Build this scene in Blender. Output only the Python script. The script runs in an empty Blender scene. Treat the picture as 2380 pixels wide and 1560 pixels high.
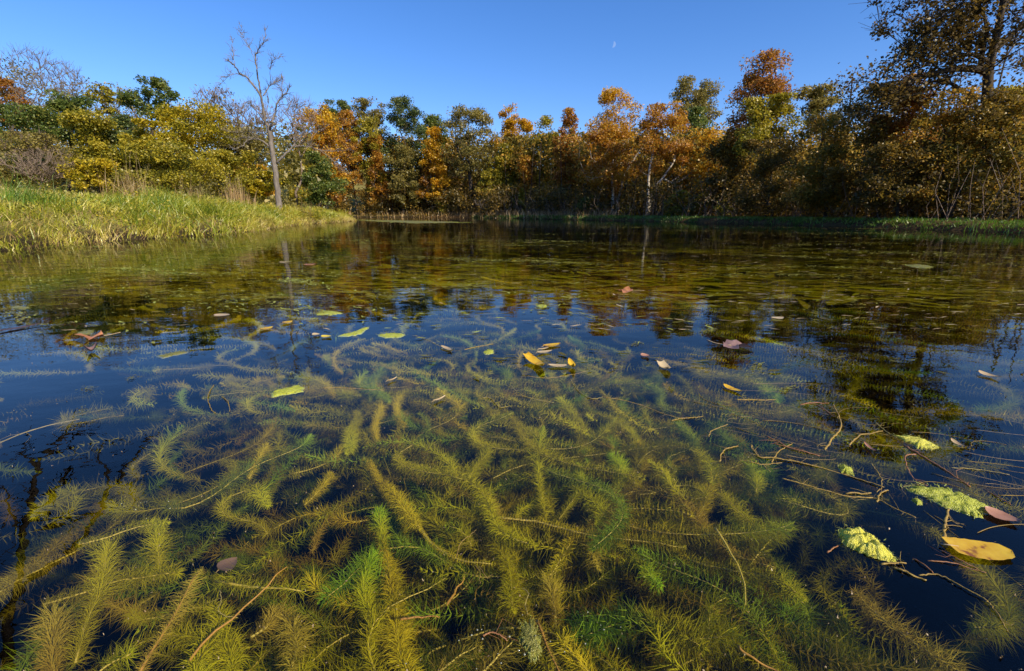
import bpy, math, random
import numpy as np
from mathutils import Vector
from mathutils import noise as mnoise

random.seed(7)
RNG = np.random.default_rng(7)
SC = bpy.context.scene
COL = SC.collection

# ------------------------------------------------------------------ camera
FPX, CX, CY = 1058.0, 1190.0, 780.0            # photo measured on a 2380 x 1560 grid
PITCH = math.atan(285.0 / FPX)
CAMH = 0.52
CP, SP = math.cos(PITCH), math.sin(PITCH)
cam_d = bpy.data.cameras.new('camera')
cam_d.sensor_width = 36.0
cam_d.lens = 36.0 * FPX / 2380.0
cam_d.clip_start = 0.02
cam_d.clip_end = 6000.0
cam = bpy.data.objects.new('camera', cam_d)
COL.objects.link(cam)
cam.location = (0, 0, CAMH)
cam.rotation_euler = (math.pi / 2 - PITCH, 0, 0)
SC.camera = cam

# ------------------------------------------------------------------ sky and sun
SUN_AZ, SUN_EL = math.radians(134), math.radians(36)
world = bpy.data.worlds.new('World')
SC.world = world
world.use_nodes = True
wn, wl = world.node_tree.nodes, world.node_tree.links
wn.clear()
sky = wn.new('ShaderNodeTexSky')
sky.sky_type = 'NISHITA'
sky.sun_disc = False
sky.sun_elevation = SUN_EL
sky.sun_rotation = SUN_AZ
sky.altitude = 200
sky.air_density = 1.0
sky.dust_density = 0.5
sky.ozone_density = 4.0
bg = wn.new('ShaderNodeBackground')
bg.inputs['Strength'].default_value = 0.138
hsv = wn.new('ShaderNodeHueSaturation')
hsv.inputs['Saturation'].default_value = 1.22
out = wn.new('ShaderNodeOutputWorld')
wl.new(sky.outputs[0], hsv.inputs['Color'])
tint = wn.new('ShaderNodeMix'); tint.data_type = 'RGBA'; tint.blend_type = 'MULTIPLY'
tint.inputs['Factor'].default_value = 1.0
tint.inputs[7].default_value = (0.84, 0.83, 1.0, 1)
wl.new(hsv.outputs[0], tint.inputs[6])
wl.new(tint.outputs[2], bg.inputs['Color'])
wl.new(bg.outputs[0], out.inputs['Surface'])
sun_d = bpy.data.lights.new('sun', 'SUN')
sun_d.energy = 5.0
sun_d.angle = math.radians(0.5)
sun_d.color = (1.0, 0.87, 0.66)
sun = bpy.data.objects.new('sun', sun_d)
COL.objects.link(sun)
SDIR = Vector((math.sin(SUN_AZ) * math.cos(SUN_EL), math.cos(SUN_AZ) * math.cos(SUN_EL), math.sin(SUN_EL)))
sun.rotation_euler = SDIR.to_track_quat('Z', 'Y').to_euler()
sun.location = (20, -14, 30)

vs = SC.view_settings
vs.view_transform = 'Standard'
vs.look = 'None'
vs.exposure = 0.5
vs.gamma = 1.0
vs.use_curve_mapping = False
SC.render.engine = 'CYCLES'
cy = SC.cycles
cy.max_bounces = 8
cy.diffuse_bounces = 3
cy.glossy_bounces = 4
cy.transmission_bounces = 4
cy.transparent_max_bounces = 12
cy.volume_bounces = 0
cy.caustics_reflective = False
cy.caustics_refractive = False
cy.use_denoising = True
cy.use_adaptive_sampling = True
cy.adaptive_threshold = 0.02
cy.sample_clamp_indirect = 4.0

# ------------------------------------------------------------------ helpers
def pray(x, y):
    r, u = x - CX, CY - y
    return np.array((r, FPX * CP + u * SP, -FPX * SP + u * CP))

def at_z(x, y, z=0.0):
    d = pray(x, y)
    t = (z - CAMH) / d[2]
    return np.array((d[0] * t, d[1] * t, z))

def at_d(x, y, Y):
    d = pray(x, y)
    t = Y / d[1]
    return np.array((d[0] * t, Y, CAMH + d[2] * t))

def smooth(a, b, x):
    t = np.clip((x - a) / (b - a), 0, 1)
    return t * t * (3 - 2 * t)

def link(o, parent=None):
    COL.objects.link(o)
    if parent is not None:
        o.parent = parent
    return o

def tag(o, label=None, cat=None, group=None, kind=None):
    if label: o['label'] = label
    if cat: o['category'] = cat
    if group: o['group'] = group
    if kind: o['kind'] = kind
    return o

def empty(name, loc, label, cat, group=None):
    o = bpy.data.objects.new(name, None)
    o.empty_display_size = 0.1
    o.location = tuple(float(v) for v in loc)
    link(o)
    return tag(o, label, cat, group)

def mesh_np(name, V, faces, tone=None, mat=None, shade=True):
    """faces: list of int arrays (n,3) / (n,4)"""
    V = np.asarray(V, dtype=np.float32)
    me = bpy.data.meshes.new(name)
    me.vertices.add(len(V))
    me.vertices.foreach_set('co', V.ravel())
    faces = [np.asarray(f, dtype=np.int32) for f in faces if len(f)]
    loops = np.concatenate([f.ravel() for f in faces])
    sizes = np.concatenate([np.full(len(f), f.shape[1], dtype=np.int32) for f in faces])
    starts = np.concatenate(([0], np.cumsum(sizes)[:-1])).astype(np.int32)
    me.loops.add(len(loops))
    me.loops.foreach_set('vertex_index', loops)
    me.polygons.add(len(sizes))
    me.polygons.foreach_set('loop_start', starts)
    me.polygons.foreach_set('loop_total', sizes)
    me.polygons.foreach_set('use_smooth', np.full(len(sizes), bool(shade)))
    if tone is not None:
        a = me.attributes.new('tone', 'FLOAT', 'POINT')
        a.data.foreach_set('value', np.asarray(tone, dtype=np.float32))
    me.update(calc_edges=True)
    if mat is not None:
        me.materials.append(mat)
    return me

def obj_np(name, V, faces, mat, parent=None, tone=None, origin=(0, 0, 0), shade=True):
    V = np.asarray(V, dtype=np.float64) - np.asarray(origin)
    me = mesh_np(name, V, faces, tone, mat, shade)
    o = bpy.data.objects.new(name, me)
    if parent is None:
        o.location = tuple(float(v) for v in origin)
    return link(o, parent)

class Bag:
    """collects vertices, faces and a tone value into one mesh"""
    def __init__(self):
        self.V, self.T, self.Q, self.tone, self.n = [], [], [], [], 0
    def add(self, V, quads=None, tris=None, tone=None):
        V = np.asarray(V, dtype=np.float64).reshape(-1, 3)
        if quads is not None and len(quads): self.Q.append(np.asarray(quads) + self.n)
        if tris is not None and len(tris): self.T.append(np.asarray(tris) + self.n)
        self.V.append(V)
        t = np.zeros(len(V)) if tone is None else np.broadcast_to(np.asarray(tone, dtype=np.float64), (len(V),))
        self.tone.append(t)
        self.n += len(V)
    def build(self, name, mat, parent=None, origin=(0, 0, 0), shade=True):
        F = []
        if self.Q: F.append(np.concatenate(self.Q))
        if self.T: F.append(np.concatenate(self.T))
        o = obj_np(name, np.concatenate(self.V), F, mat, parent, np.concatenate(self.tone), origin, shade)
        if parent is not None and name in ('branches', 'rootlets', 'twigs', 'leaves', 'crown', 'blades', 'stalks', 'leaf_sprays'):
            o['kind'] = 'stuff'
        return o

def unit(v):
    return v / np.maximum(np.linalg.norm(v, axis=-1, keepdims=True), 1e-9)

def perp(d):
    """two unit vectors perpendicular to d (n,3)"""
    ref = np.where(np.abs(d[:, 2:3]) < 0.9, np.array([[0, 0, 1.0]]), np.array([[1.0, 0, 0]]))
    a = unit(np.cross(d, ref))
    return a, np.cross(d, a)

def frusta(bag, P0, P1, R0, R1, k=5, tone=0.5):
    P0, P1 = np.asarray(P0, float), np.asarray(P1, float)
    R0, R1 = np.asarray(R0, float), np.asarray(R1, float)
    n = len(P0)
    if n == 0: return
    d = unit(P1 - P0)
    P1 = P1 + d * R1[:, None] * 0.5
    a, b = perp(d)
    ang = np.arange(k) * 2 * math.pi / k
    ring = np.cos(ang)[None, :, None] * a[:, None, :] + np.sin(ang)[None, :, None] * b[:, None, :]
    V = np.concatenate([P0[:, None, :] + ring * R0[:, None, None], P1[:, None, :] + ring * R1[:, None, None]], axis=1)
    base = (np.arange(n) * 2 * k)[:, None]
    i = np.arange(k)[None, :]
    j = (np.arange(k)[None, :] + 1) % k
    q = np.stack([base + i, base + j, base + k + j, base + k + i], axis=-1).reshape(-1, 4)
    t = tone if np.isscalar(tone) else np.repeat(tone, 2 * k)
    bag.add(V.reshape(-1, 3), quads=q, tone=t)

def catmull(P, per=6):
    P = np.asarray(P, float)
    if len(P) < 3:
        t = np.linspace(0, 1, per * max(1, len(P) - 1) + 1)[:, None]
        return P[0] * (1 - t) + P[-1] * t
    Q = np.vstack([2 * P[0] - P[1], P, 2 * P[-1] - P[-2]])
    o = []
    t = np.linspace(0, 1, per, endpoint=False)[:, None]
    for i in range(1, len(Q) - 2):
        p0, p1, p2, p3 = Q[i - 1], Q[i], Q[i + 1], Q[i + 2]
        o.append(0.5 * (2 * p1 + (p2 - p0) * t + (2 * p0 - 5 * p1 + 4 * p2 - p3) * t ** 2 + (3 * p1 - p0 - 3 * p2 + p3) * t ** 3))
    o.append(P[-1:])
    return np.vstack(o)

def resample(P, step):
    seg = np.linalg.norm(np.diff(P, axis=0), axis=1)
    s = np.concatenate(([0], np.cumsum(seg)))
    n = max(3, int(s[-1] / step) + 1)
    u = np.linspace(0, s[-1], n)
    return np.stack([np.interp(u, s, P[:, i]) for i in range(3)], axis=1), s[-1]

def tube(bag, P, R, k=6, tone=0.5):
    P = np.asarray(P, float)
    n = len(P)
    R = np.broadcast_to(np.asarray(R, float), (n,))
    d = unit(np.gradient(P, axis=0))
    a, b = perp(d)
    ang = np.arange(k) * 2 * math.pi / k
    V = P[:, None, :] + R[:, None, None] * (np.cos(ang)[None, :, None] * a[:, None, :] + np.sin(ang)[None, :, None] * b[:, None, :])
    i = np.arange(n - 1)[:, None] * k
    j = np.arange(k)[None, :]
    jj = (j + 1) % k
    q = np.stack([i + j, i + jj, i + k + jj, i + k + j], axis=-1).reshape(-1, 4)
    V = np.vstack([V.reshape(-1, 3), P[:1], P[-1:]])
    c0, c1 = n * k, n * k + 1
    t = [(c0, (x + 1) % k, x) for x in range(k)] + [(c1, (n - 1) * k + x, (n - 1) * k + (x + 1) % k) for x in range(k)]
    tt = tone if np.isscalar(tone) else np.concatenate([np.repeat(tone, k), [tone[0], tone[-1]]])
    bag.add(V, quads=q, tris=t, tone=tt)

# ------------------------------------------------------------------ materials
def ramp_set(r, stops):
    e = r.color_ramp.elements
    while len(e) > len(stops): e.remove(e[-1])
    while len(e) < len(stops): e.new(0.5)
    for x, (p, c) in zip(e, stops):
        x.position = p
        x.color = (c[0], c[1], c[2], 1)

def nt(name):
    m = bpy.data.materials.new(name)
    m.use_nodes = True
    n, l = m.node_tree.nodes, m.node_tree.links
    n.clear()
    o = n.new('ShaderNodeOutputMaterial')
    return m, n, l, o

def leaf_mat(name, stops, trans=0.48, gloss=0.03, rough=0.45, noise=0.0, nscale=3.0):
    """leaf colour from the per-leaf tone, light passing through the blade"""
    m, n, l, o = nt(name)
    at = n.new('ShaderNodeAttribute'); at.attribute_name = 'tone'
    r = n.new('ShaderNodeValToRGB')
    k = len(stops)
    ramp_set(r, [(i / max(1, k - 1), c) for i, c in enumerate(stops)])
    fac = at.outputs['Fac']
    if noise:
        tx = n.new('ShaderNodeTexNoise'); tx.inputs['Scale'].default_value = nscale; tx.inputs['Detail'].default_value = 4
        tc = n.new('ShaderNodeTexCoord'); l.new(tc.outputs['Object'], tx.inputs['Vector'])
        mr = n.new('ShaderNodeMath'); mr.operation = 'MULTIPLY_ADD'
        mr.inputs[1].default_value = noise * 2; mr.inputs[2].default_value = -noise
        l.new(tx.outputs['Fac'], mr.inputs[0])
        ad = n.new('ShaderNodeMath'); ad.operation = 'ADD'
        l.new(fac, ad.inputs[0]); l.new(mr.outputs[0], ad.inputs[1])
        fac = ad.outputs[0]
    l.new(fac, r.inputs['Fac'])
    d = n.new('ShaderNodeBsdfDiffuse'); l.new(r.outputs[0], d.inputs['Color'])
    t = n.new('ShaderNodeBsdfTranslucent'); l.new(r.outputs[0], t.inputs['Color'])
    mx = n.new('ShaderNodeMixShader'); mx.inputs[0].default_value = trans
    l.new(d.outputs[0], mx.inputs[1]); l.new(t.outputs[0], mx.inputs[2])
    res = mx.outputs[0]
    if gloss:
        g = n.new('ShaderNodeBsdfGlossy'); g.inputs['Roughness'].default_value = rough
        g.inputs['Color'].default_value = (0.9, 0.9, 0.85, 1)
        m2 = n.new('ShaderNodeMixShader'); m2.inputs[0].default_value = gloss
        l.new(res, m2.inputs[1]); l.new(g.outputs[0], m2.inputs[2])
        res = m2.outputs[0]
    l.new(res, o.inputs['Surface'])
    return m

def bark_mat(name, c0, c1, scale=3.0, rough=0.85, spec=0.2, bump=0.6, stretch=5.0):
    m, n, l, o = nt(name)
    p = n.new('ShaderNodeBsdfPrincipled')
    p.inputs['Roughness'].default_value = rough
    p.inputs['Specular IOR Level'].default_value = spec
    tc = n.new('ShaderNodeTexCoord')
    mp = n.new('ShaderNodeMapping'); mp.inputs['Scale'].default_value = (stretch, stretch, 1)
    l.new(tc.outputs['Object'], mp.inputs['Vector'])
    tx = n.new('ShaderNodeTexNoise'); tx.inputs['Scale'].default_value = scale; tx.inputs['Detail'].default_value = 6
    tx.inputs['Roughness'].default_value = 0.7
    l.new(mp.outputs[0], tx.inputs['Vector'])
    r = n.new('ShaderNodeValToRGB'); ramp_set(r, [(0.3, c0), (0.7, c1)])
    l.new(tx.outputs['Fac'], r.inputs['Fac'])
    l.new(r.outputs[0], p.inputs['Base Color'])
    b = n.new('ShaderNodeBump'); b.inputs['Strength'].default_value = bump; b.inputs['Distance'].default_value = 0.03
    l.new(tx.outputs['Fac'], b.inputs['Height'])
    l.new(b.outputs[0], p.inputs['Normal'])
    l.new(p.outputs[0], o.inputs['Surface'])
    return m

PAL = {
    'green':   [(0.030, 0.045, 0.012), (0.062, 0.095, 0.020), (0.11, 0.145, 0.026), (0.19, 0.17, 0.03)],
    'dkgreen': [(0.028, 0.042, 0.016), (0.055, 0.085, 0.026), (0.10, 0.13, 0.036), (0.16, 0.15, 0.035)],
    'olive':   [(0.07, 0.065, 0.016), (0.15, 0.125, 0.028), (0.24, 0.19, 0.045)],
    'yolive':  [(0.09, 0.10, 0.012), (0.24, 0.21, 0.018), (0.40, 0.31, 0.025)],
    'yellow':  [(0.12, 0.13, 0.012), (0.30, 0.26, 0.014), (0.44, 0.34, 0.016), (0.58, 0.42, 0.025)],
    'gold':    [(0.14, 0.10, 0.014), (0.36, 0.19, 0.012), (0.51, 0.27, 0.012), (0.43, 0.29, 0.016), (0.64, 0.39, 0.02)],
    'orange':  [(0.12, 0.065, 0.016), (0.30, 0.135, 0.018), (0.45, 0.20, 0.02), (0.38, 0.25, 0.024), (0.60, 0.35, 0.035)],
    'rust':    [(0.07, 0.045, 0.014), (0.22, 0.088, 0.016), (0.32, 0.13, 0.018), (0.27, 0.16, 0.022), (0.44, 0.22, 0.03)],
    'brown':   [(0.055, 0.03, 0.014), (0.14, 0.07, 0.022), (0.26, 0.135, 0.03)],
    'khaki':   [(0.05, 0.036, 0.012), (0.13, 0.085, 0.02), (0.24, 0.16, 0.035)],
    'autumn':  [(0.06, 0.06, 0.014), (0.16, 0.13, 0.02), (0.32, 0.21, 0.025), (0.40, 0.22, 0.03), (0.36, 0.27, 0.03)],
    'mixed':   [(0.05, 0.06, 0.012), (0.20, 0.14, 0.018), (0.36, 0.18, 0.025)],
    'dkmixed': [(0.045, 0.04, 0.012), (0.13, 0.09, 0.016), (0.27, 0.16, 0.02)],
}
GAIN = {'green': 1.6, 'dkgreen': 1.6, 'olive': 1.8, 'yolive': 1.5, 'gold': 1.4, 'orange': 1.22, 'rust': 1.45, 'dkmixed': 1.5, 'mixed': 1.8, 'khaki': 1.1, 'autumn': 1.45}
LM = {k: leaf_mat('leaf_' + k, [tuple(min(0.8, q * GAIN.get(k, 1.2)) for q in c) for c in v]) for k, v in PAL.items()}
BK = {
    'grey':  bark_mat('bark_grey', (0.09, 0.075, 0.06), (0.24, 0.20, 0.16)),
    'dark':  bark_mat('bark_dark', (0.03, 0.024, 0.018), (0.09, 0.07, 0.05)),
    'pale':  bark_mat('bark_pale', (0.26, 0.22, 0.17), (0.62, 0.56, 0.46), scale=1.6, stretch=2.5),
    'dead':  bark_mat('bark_dead', (0.085, 0.072, 0.06), (0.26, 0.225, 0.19), scale=2.5),
    'twig':  bark_mat('bark_twig', (0.14, 0.10, 0.075), (0.26, 0.20, 0.15)),
}

# ------------------------------------------------------------------ terrain
POND = np.array([(-11.5, -2.6), (-4, -2.2), (0, -1.7), (6, -2.1), (12.0, -2.8), (15.5, 1.5), (14.6, 7), (13.6, 12.6), (13.2, 17.7),
                 (11.4, 24.3), (9.3, 29.5), (6.6, 34.4), (2.3, 41.7), (-1.5, 47.5), (-4.6, 52.5), (-9, 55.8), (-14, 57.5), (-19, 58), (-20.6, 56.5),
                 (-19.6, 52), (-16.0, 43), (-13.4, 36.5), (-11.6, 33.6), (-10.75, 32.2), (-10.15, 27.5), (-10.0, 23.4), (-9.1, 18.3), (-7.9, 14.6), (-7.25, 11.7),
                 (-7.5, 10.6), (-7.65, 8.7), (-7.35, 7.4), (-7.2, 6.3), (-8.4, 4.4), (-10.5, 1.5), (-11.8, -1.0)])

def pond_sd(x, y):
    """signed distance to the shoreline, positive on land"""
    x = np.asarray(x, float); y = np.asarray(y, float)
    shp = x.shape
    p = np.stack([x.ravel(), y.ravel()], 1)
    best = np.full(len(p), 1e9)
    inside = np.zeros(len(p), bool)
    n = len(POND)
    for i in range(n):
        a, b = POND[i], POND[(i + 1) % n]
        ab = b - a
        t = np.clip(((p - a) @ ab) / (ab @ ab), 0, 1)
        d = np.hypot(*(p - a - t[:, None] * ab).T)
        best = np.minimum(best, d)
        c = (a[1] > p[:, 1]) != (b[1] > p[:, 1])
        xi = a[0] + (p[:, 1] - a[1]) / (ab[1] if abs(ab[1]) > 1e-9 else 1e-9) * ab[0]
        inside ^= c & (p[:, 0] < xi)
    return np.where(inside, -best, best).reshape(shp)

def wob(x, y):
    return (np.sin(x * 1.7 + y * 0.6) * np.sin(y * 1.3 - x * 0.5) * 0.5 + np.sin(x * 3.9 + 1) * np.sin(y * 4.3 + 2) * 0.25)

def ground_z(x, y):
    x = np.asarray(x, float); y = np.asarray(y, float)
    d = pond_sd(x, y) + wob(x, y) * 0.10
    left = smooth(-4.5, -7.0, x) * smooth(58, 46, y)
    dl = np.maximum(d, 0)
    hl = 0.62 * (1 - np.exp(-dl / 0.75)) + 0.085 * np.minimum(dl, 16) + 0.012 * np.clip(dl - 16, 0, 60)
    hl = np.where(y > 14, hl * (1 - 0.35 * smooth(14, 30, y)), hl)
    hr = 0.26 * (1 - np.exp(-dl / 0.22)) + 0.02 * np.minimum(dl, 3) + 0.05 * np.clip(dl - 3, 0, 40) + 0.20 * np.clip(dl - 7, 0, 26)
    land = left * hl + (1 - left) * hr + 0.03 * wob(x * 0.7, y * 0.7) * smooth(0, 2, dl)
    land = land + 0.075 * np.clip(d - 24, 0, 130)
    bed = -0.05 - 0.75 * smooth(0, 3.0, -d) - 0.04 * wob(x * 2, y * 2)
    bed = np.minimum(bed, -0.55 * np.clip(-d, 0, 0.5) / 0.5)
    return np.where(d > 0, land, bed)

def gz(x, y):
    return float(ground_z(np.array([x]), np.array([y]))[0])

def graded(lo, hi, step, far_lo, far_hi):
    c = list(np.arange(lo, hi + step / 2, step))
    s, v = step, c[-1]
    while v < far_hi:
        s *= 1.35; v += s; c.append(v)
    s, v = step, c[0]
    pre = []
    while v > far_lo:
        s *= 1.35; v -= s; pre.append(v)
    return np.array(pre[::-1] + c)

gx = graded(-28, 26, 0.33, -900, 900)
gy = graded(-5, 62, 0.33, -300, 1500)
GX, GY = np.meshgrid(gx, gy)
GZ = ground_z(GX, GY)
ny, nx = GX.shape
idx = np.arange(ny * nx).reshape(ny, nx)
quads = np.stack([idx[:-1, :-1], idx[:-1, 1:], idx[1:, 1:], idx[1:, :-1]], -1).reshape(-1, 4)

m, n, l, o = nt('ground_earth')
p = n.new('ShaderNodeBsdfPrincipled'); p.inputs['Roughness'].default_value = 0.95; p.inputs['Specular IOR Level'].default_value = 0.1
tc = n.new('ShaderNodeTexCoord')
t1 = n.new('ShaderNodeTexNoise'); t1.inputs['Scale'].default_value = 0.8; t1.inputs['Detail'].default_value = 8; t1.inputs['Roughness'].default_value = 0.7
l.new(tc.outputs['Object'], t1.inputs['Vector'])
r1 = n.new('ShaderNodeValToRGB')
ramp_set(r1, [(0.25, (0.10, 0.085, 0.02)), (0.5, (0.22, 0.20, 0.05)), (0.75, (0.33, 0.28, 0.10))])
l.new(t1.outputs['Fac'], r1.inputs['Fac'])
t2 = n.new('ShaderNodeTexNoise'); t2.inputs['Scale'].default_value = 6; t2.inputs['Detail'].default_value = 8
l.new(tc.outputs['Object'], t2.inputs['Vector'])
r2 = n.new('ShaderNodeValToRGB')
ramp_set(r2, [(0.3, (0.018, 0.014, 0.008)), (0.7, (0.05, 0.038, 0.018))])
l.new(t2.outputs['Fac'], r2.inputs['Fac'])
sx = n.new('ShaderNodeSeparateXYZ'); l.new(tc.outputs['Object'], sx.inputs[0])
mr = n.new('ShaderNodeMapRange'); mr.inputs['From Min'].default_value = 0.12; mr.inputs['From Max'].default_value = 0.38
l.new(sx.outputs['Z'], mr.inputs['Value'])
mx = n.new('ShaderNodeMix'); mx.data_type = 'RGBA'
l.new(mr.outputs[0], mx.inputs['Factor']); l.new(r2.outputs[0], mx.inputs[6]); l.new(r1.outputs[0], mx.inputs[7])
# leaf litter under the woods on the far and right shore
xr = n.new('ShaderNodeMath'); xr.operation = 'MULTIPLY_ADD'; xr.inputs[1].default_value = 0.55
l.new(sx.outputs['Y'], xr.inputs[0]); l.new(sx.outputs['X'], xr.inputs[2])
mr2 = n.new('ShaderNodeMapRange'); mr2.inputs['From Min'].default_value = 16; mr2.inputs['From Max'].default_value = 24
l.new(xr.outputs[0], mr2.inputs['Value'])
r3 = n.new('ShaderNodeValToRGB')
ramp_set(r3, [(0.3, (0.035, 0.022, 0.010)), (0.7, (0.13, 0.075, 0.028))])
l.new(t2.outputs['Fac'], r3.inputs['Fac'])
mx2 = n.new('ShaderNodeMix'); mx2.data_type = 'RGBA'
l.new(mr2.outputs[0], mx2.inputs['Factor']); l.new(mx.outputs[2], mx2.inputs[6]); l.new(r3.outputs[0], mx2.inputs[7])
l.new(mx2.outputs[2], p.inputs['Base Color'])
bp = n.new('ShaderNodeBump'); bp.inputs['Strength'].default_value = 0.7; bp.inputs['Distance'].default_value = 0.06
l.new(t2.outputs['Fac'], bp.inputs['Height']); l.new(bp.outputs[0], p.inputs['Normal'])
l.new(p.outputs[0], o.inputs['Surface'])
g = obj_np('ground', np.stack([GX.ravel(), GY.ravel(), GZ.ravel()], 1), [quads], m)
tag(g, kind='structure')

# ------------------------------------------------------------------ water
m, n, l, o = nt('pond_water')
tc = n.new('ShaderNodeTexCoord')
mp = n.new('ShaderNodeMapping'); mp.inputs['Scale'].default_value = (1.0, 1.6, 1.0)
mp.inputs['Rotation'].default_value = (0, 0, math.radians(-14))
l.new(tc.outputs['Object'], mp.inputs['Vector'])
na = n.new('ShaderNodeTexNoise'); na.inputs['Scale'].default_value = 2.2; na.inputs['Detail'].default_value = 2.0
nb = n.new('ShaderNodeTexNoise'); nb.inputs['Scale'].default_value = 11.0; nb.inputs['Detail'].default_value = 2.0
l.new(mp.outputs[0], na.inputs['Vector']); l.new(mp.outputs[0], nb.inputs['Vector'])
ba = n.new('ShaderNodeBump'); ba.inputs['Strength'].default_value = 1.0; ba.inputs['Distance'].default_value = 0.0024
bb = n.new('ShaderNodeBump'); bb.inputs['Strength'].default_value = 1.0; bb.inputs['Distance'].default_value = 0.0004
l.new(na.outputs['Fac'], ba.inputs['Height']); l.new(nb.outputs['Fac'], bb.inputs['Height'])
l.new(ba.outputs[0], bb.inputs['Normal'])
fr = n.new('ShaderNodeFresnel')
gm = n.new('ShaderNodeNewGeometry')           # the same reflectance for light going in and coming out
iv = n.new('ShaderNodeMapRange'); iv.inputs['To Min'].default_value = 1.333; iv.inputs['To Max'].default_value = 1 / 1.333
l.new(gm.outputs['Backfacing'], iv.inputs['Value']); l.new(iv.outputs[0], fr.inputs['IOR'])
l.new(bb.outputs[0], fr.inputs['Normal'])
gl = n.new('ShaderNodeBsdfGlossy'); gl.inputs['Roughness'].default_value = 0.0
l.new(bb.outputs[0], gl.inputs['Normal'])
tr = n.new('ShaderNodeBsdfTransparent')
mx = n.new('ShaderNodeMixShader')
l.new(fr.outputs[0], mx.inputs[0]); l.new(tr.outputs[0], mx.inputs[1]); l.new(gl.outputs[0], mx.inputs[2])
l.new(mx.outputs[0], o.inputs['Surface'])
va = n.new('ShaderNodeVolumeAbsorption')
va.inputs['Color'].default_value = (0.62, 0.61, 0.28, 1)
va.inputs['Density'].default_value = 7.0
l.new(va.outputs[0], o.inputs['Volume'])
x0, x1, y0, y1, zb = -27.5, 17.5, -3.4, 59.5, -2.4
V = np.array([(x0, y0, 0), (x1, y0, 0), (x1, y1, 0), (x0, y1, 0), (x0, y0, zb), (x1, y0, zb), (x1, y1, zb), (x0, y1, zb)], float)
w = obj_np('water', V, [np.array([(0, 1, 2, 3), (7, 6, 5, 4), (0, 4, 5, 1), (1, 5, 6, 2), (2, 6, 7, 3), (3, 7, 4, 0)])], m, shade=False)
tag(w, kind='structure')

# ------------------------------------------------------------------ leaves, crowns, trees
def leaf_cards(bag, C, size, tone, up=0.35, aspect=0.78, fold=0.12, rng=RNG, tri=False):
    """one four-cornered leaf blade at each centre"""
    n = len(C)
    if n == 0: return
    nrm = rng.normal(size=(n, 3)); nrm[:, 2] = np.abs(nrm[:, 2]) + up
    nrm = unit(nrm)
    a, b = perp(nrm)
    th = rng.uniform(0, 2 * math.pi, n)[:, None]
    u = a * np.cos(th) + b * np.sin(th)
    v = np.cross(nrm, u)
    s = (size * rng.uniform(0.65, 1.25, n))[:, None]
    w = s * aspect * 0.5
    if tri:
        V = np.stack([C - u * s * 0.45 + v * w * 1.1, C - u * s * 0.45 - v * w * 1.1, C + u * s * 0.6], 1)
        bag.add(V.reshape(-1, 3), tris=np.arange(n * 3).reshape(n, 3), tone=np.repeat(tone, 3))
        return
    V = np.stack([C - u * s * 0.5, C + v * w - u * s * 0.05 + nrm * s * fold, C + u * s * 0.5 - nrm * s * fold * 0.6, C - v * w - u * s * 0.05 + nrm * s * fold], 1)
    q = np.arange(n * 4).reshape(n, 4)
    bag.add(V.reshape(-1, 3), quads=q, tone=np.repeat(tone, 4))

def grow(nodes, parent, targets, jitter, rng, up=0.6, step=0.8, sag=0.10):
    """join each target to the closest limb so far, with bent intermediate joints"""
    N = [np.asarray(p, float) for p in nodes]
    PAR = list(parent)
    order = np.argsort(np.linalg.norm(targets - np.asarray(N[0]), axis=1))
    arr = np.array(N)
    for ti in order:
        p = targets[ti]
        d = arr - p
        dist = np.linalg.norm(d, axis=1)
        cost = dist + up * np.maximum(d[:, 2], -0.3 * dist) 
        q = int(np.argmin(cost))
        a = arr[q]
        L = dist[q]
        k = max(1, int(L / step))
        prev = q
        new = []
        for i in range(1, k + 1):
            t = i / k
            pt = a * (1 - t) + p * t
            if i < k: pt = pt + rng.normal(size=3) * jitter * L * 0.35
            pt = pt + np.array((0, 0, -sag * L * math.sin(t * math.pi)))
            new.append(pt); PAR.append(prev); prev = len(PAR) - 1
        arr = np.vstack([arr, np.array(new)])
    return arr, np.array(PAR)

def pipe_radii(PAR, tip_r, fixed, expo=2.3):
    n = len(PAR)
    acc = np.zeros(n)
    kids = np.zeros(n, int)
    for i in range(1, n): kids[PAR[i]] += 1
    R = np.zeros(n)
    for i in range(n - 1, -1, -1):
        if acc[i] == 0: acc[i] = tip_r ** expo
        R[i] = acc[i] ** (1 / expo)
        if PAR[i] >= 0 and i > 0: acc[PAR[i]] += acc[i]
    for i, r in fixed.items(): R[i] = max(R[i] * 0.6, r) if r > 0 else R[i]
    return R

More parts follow.
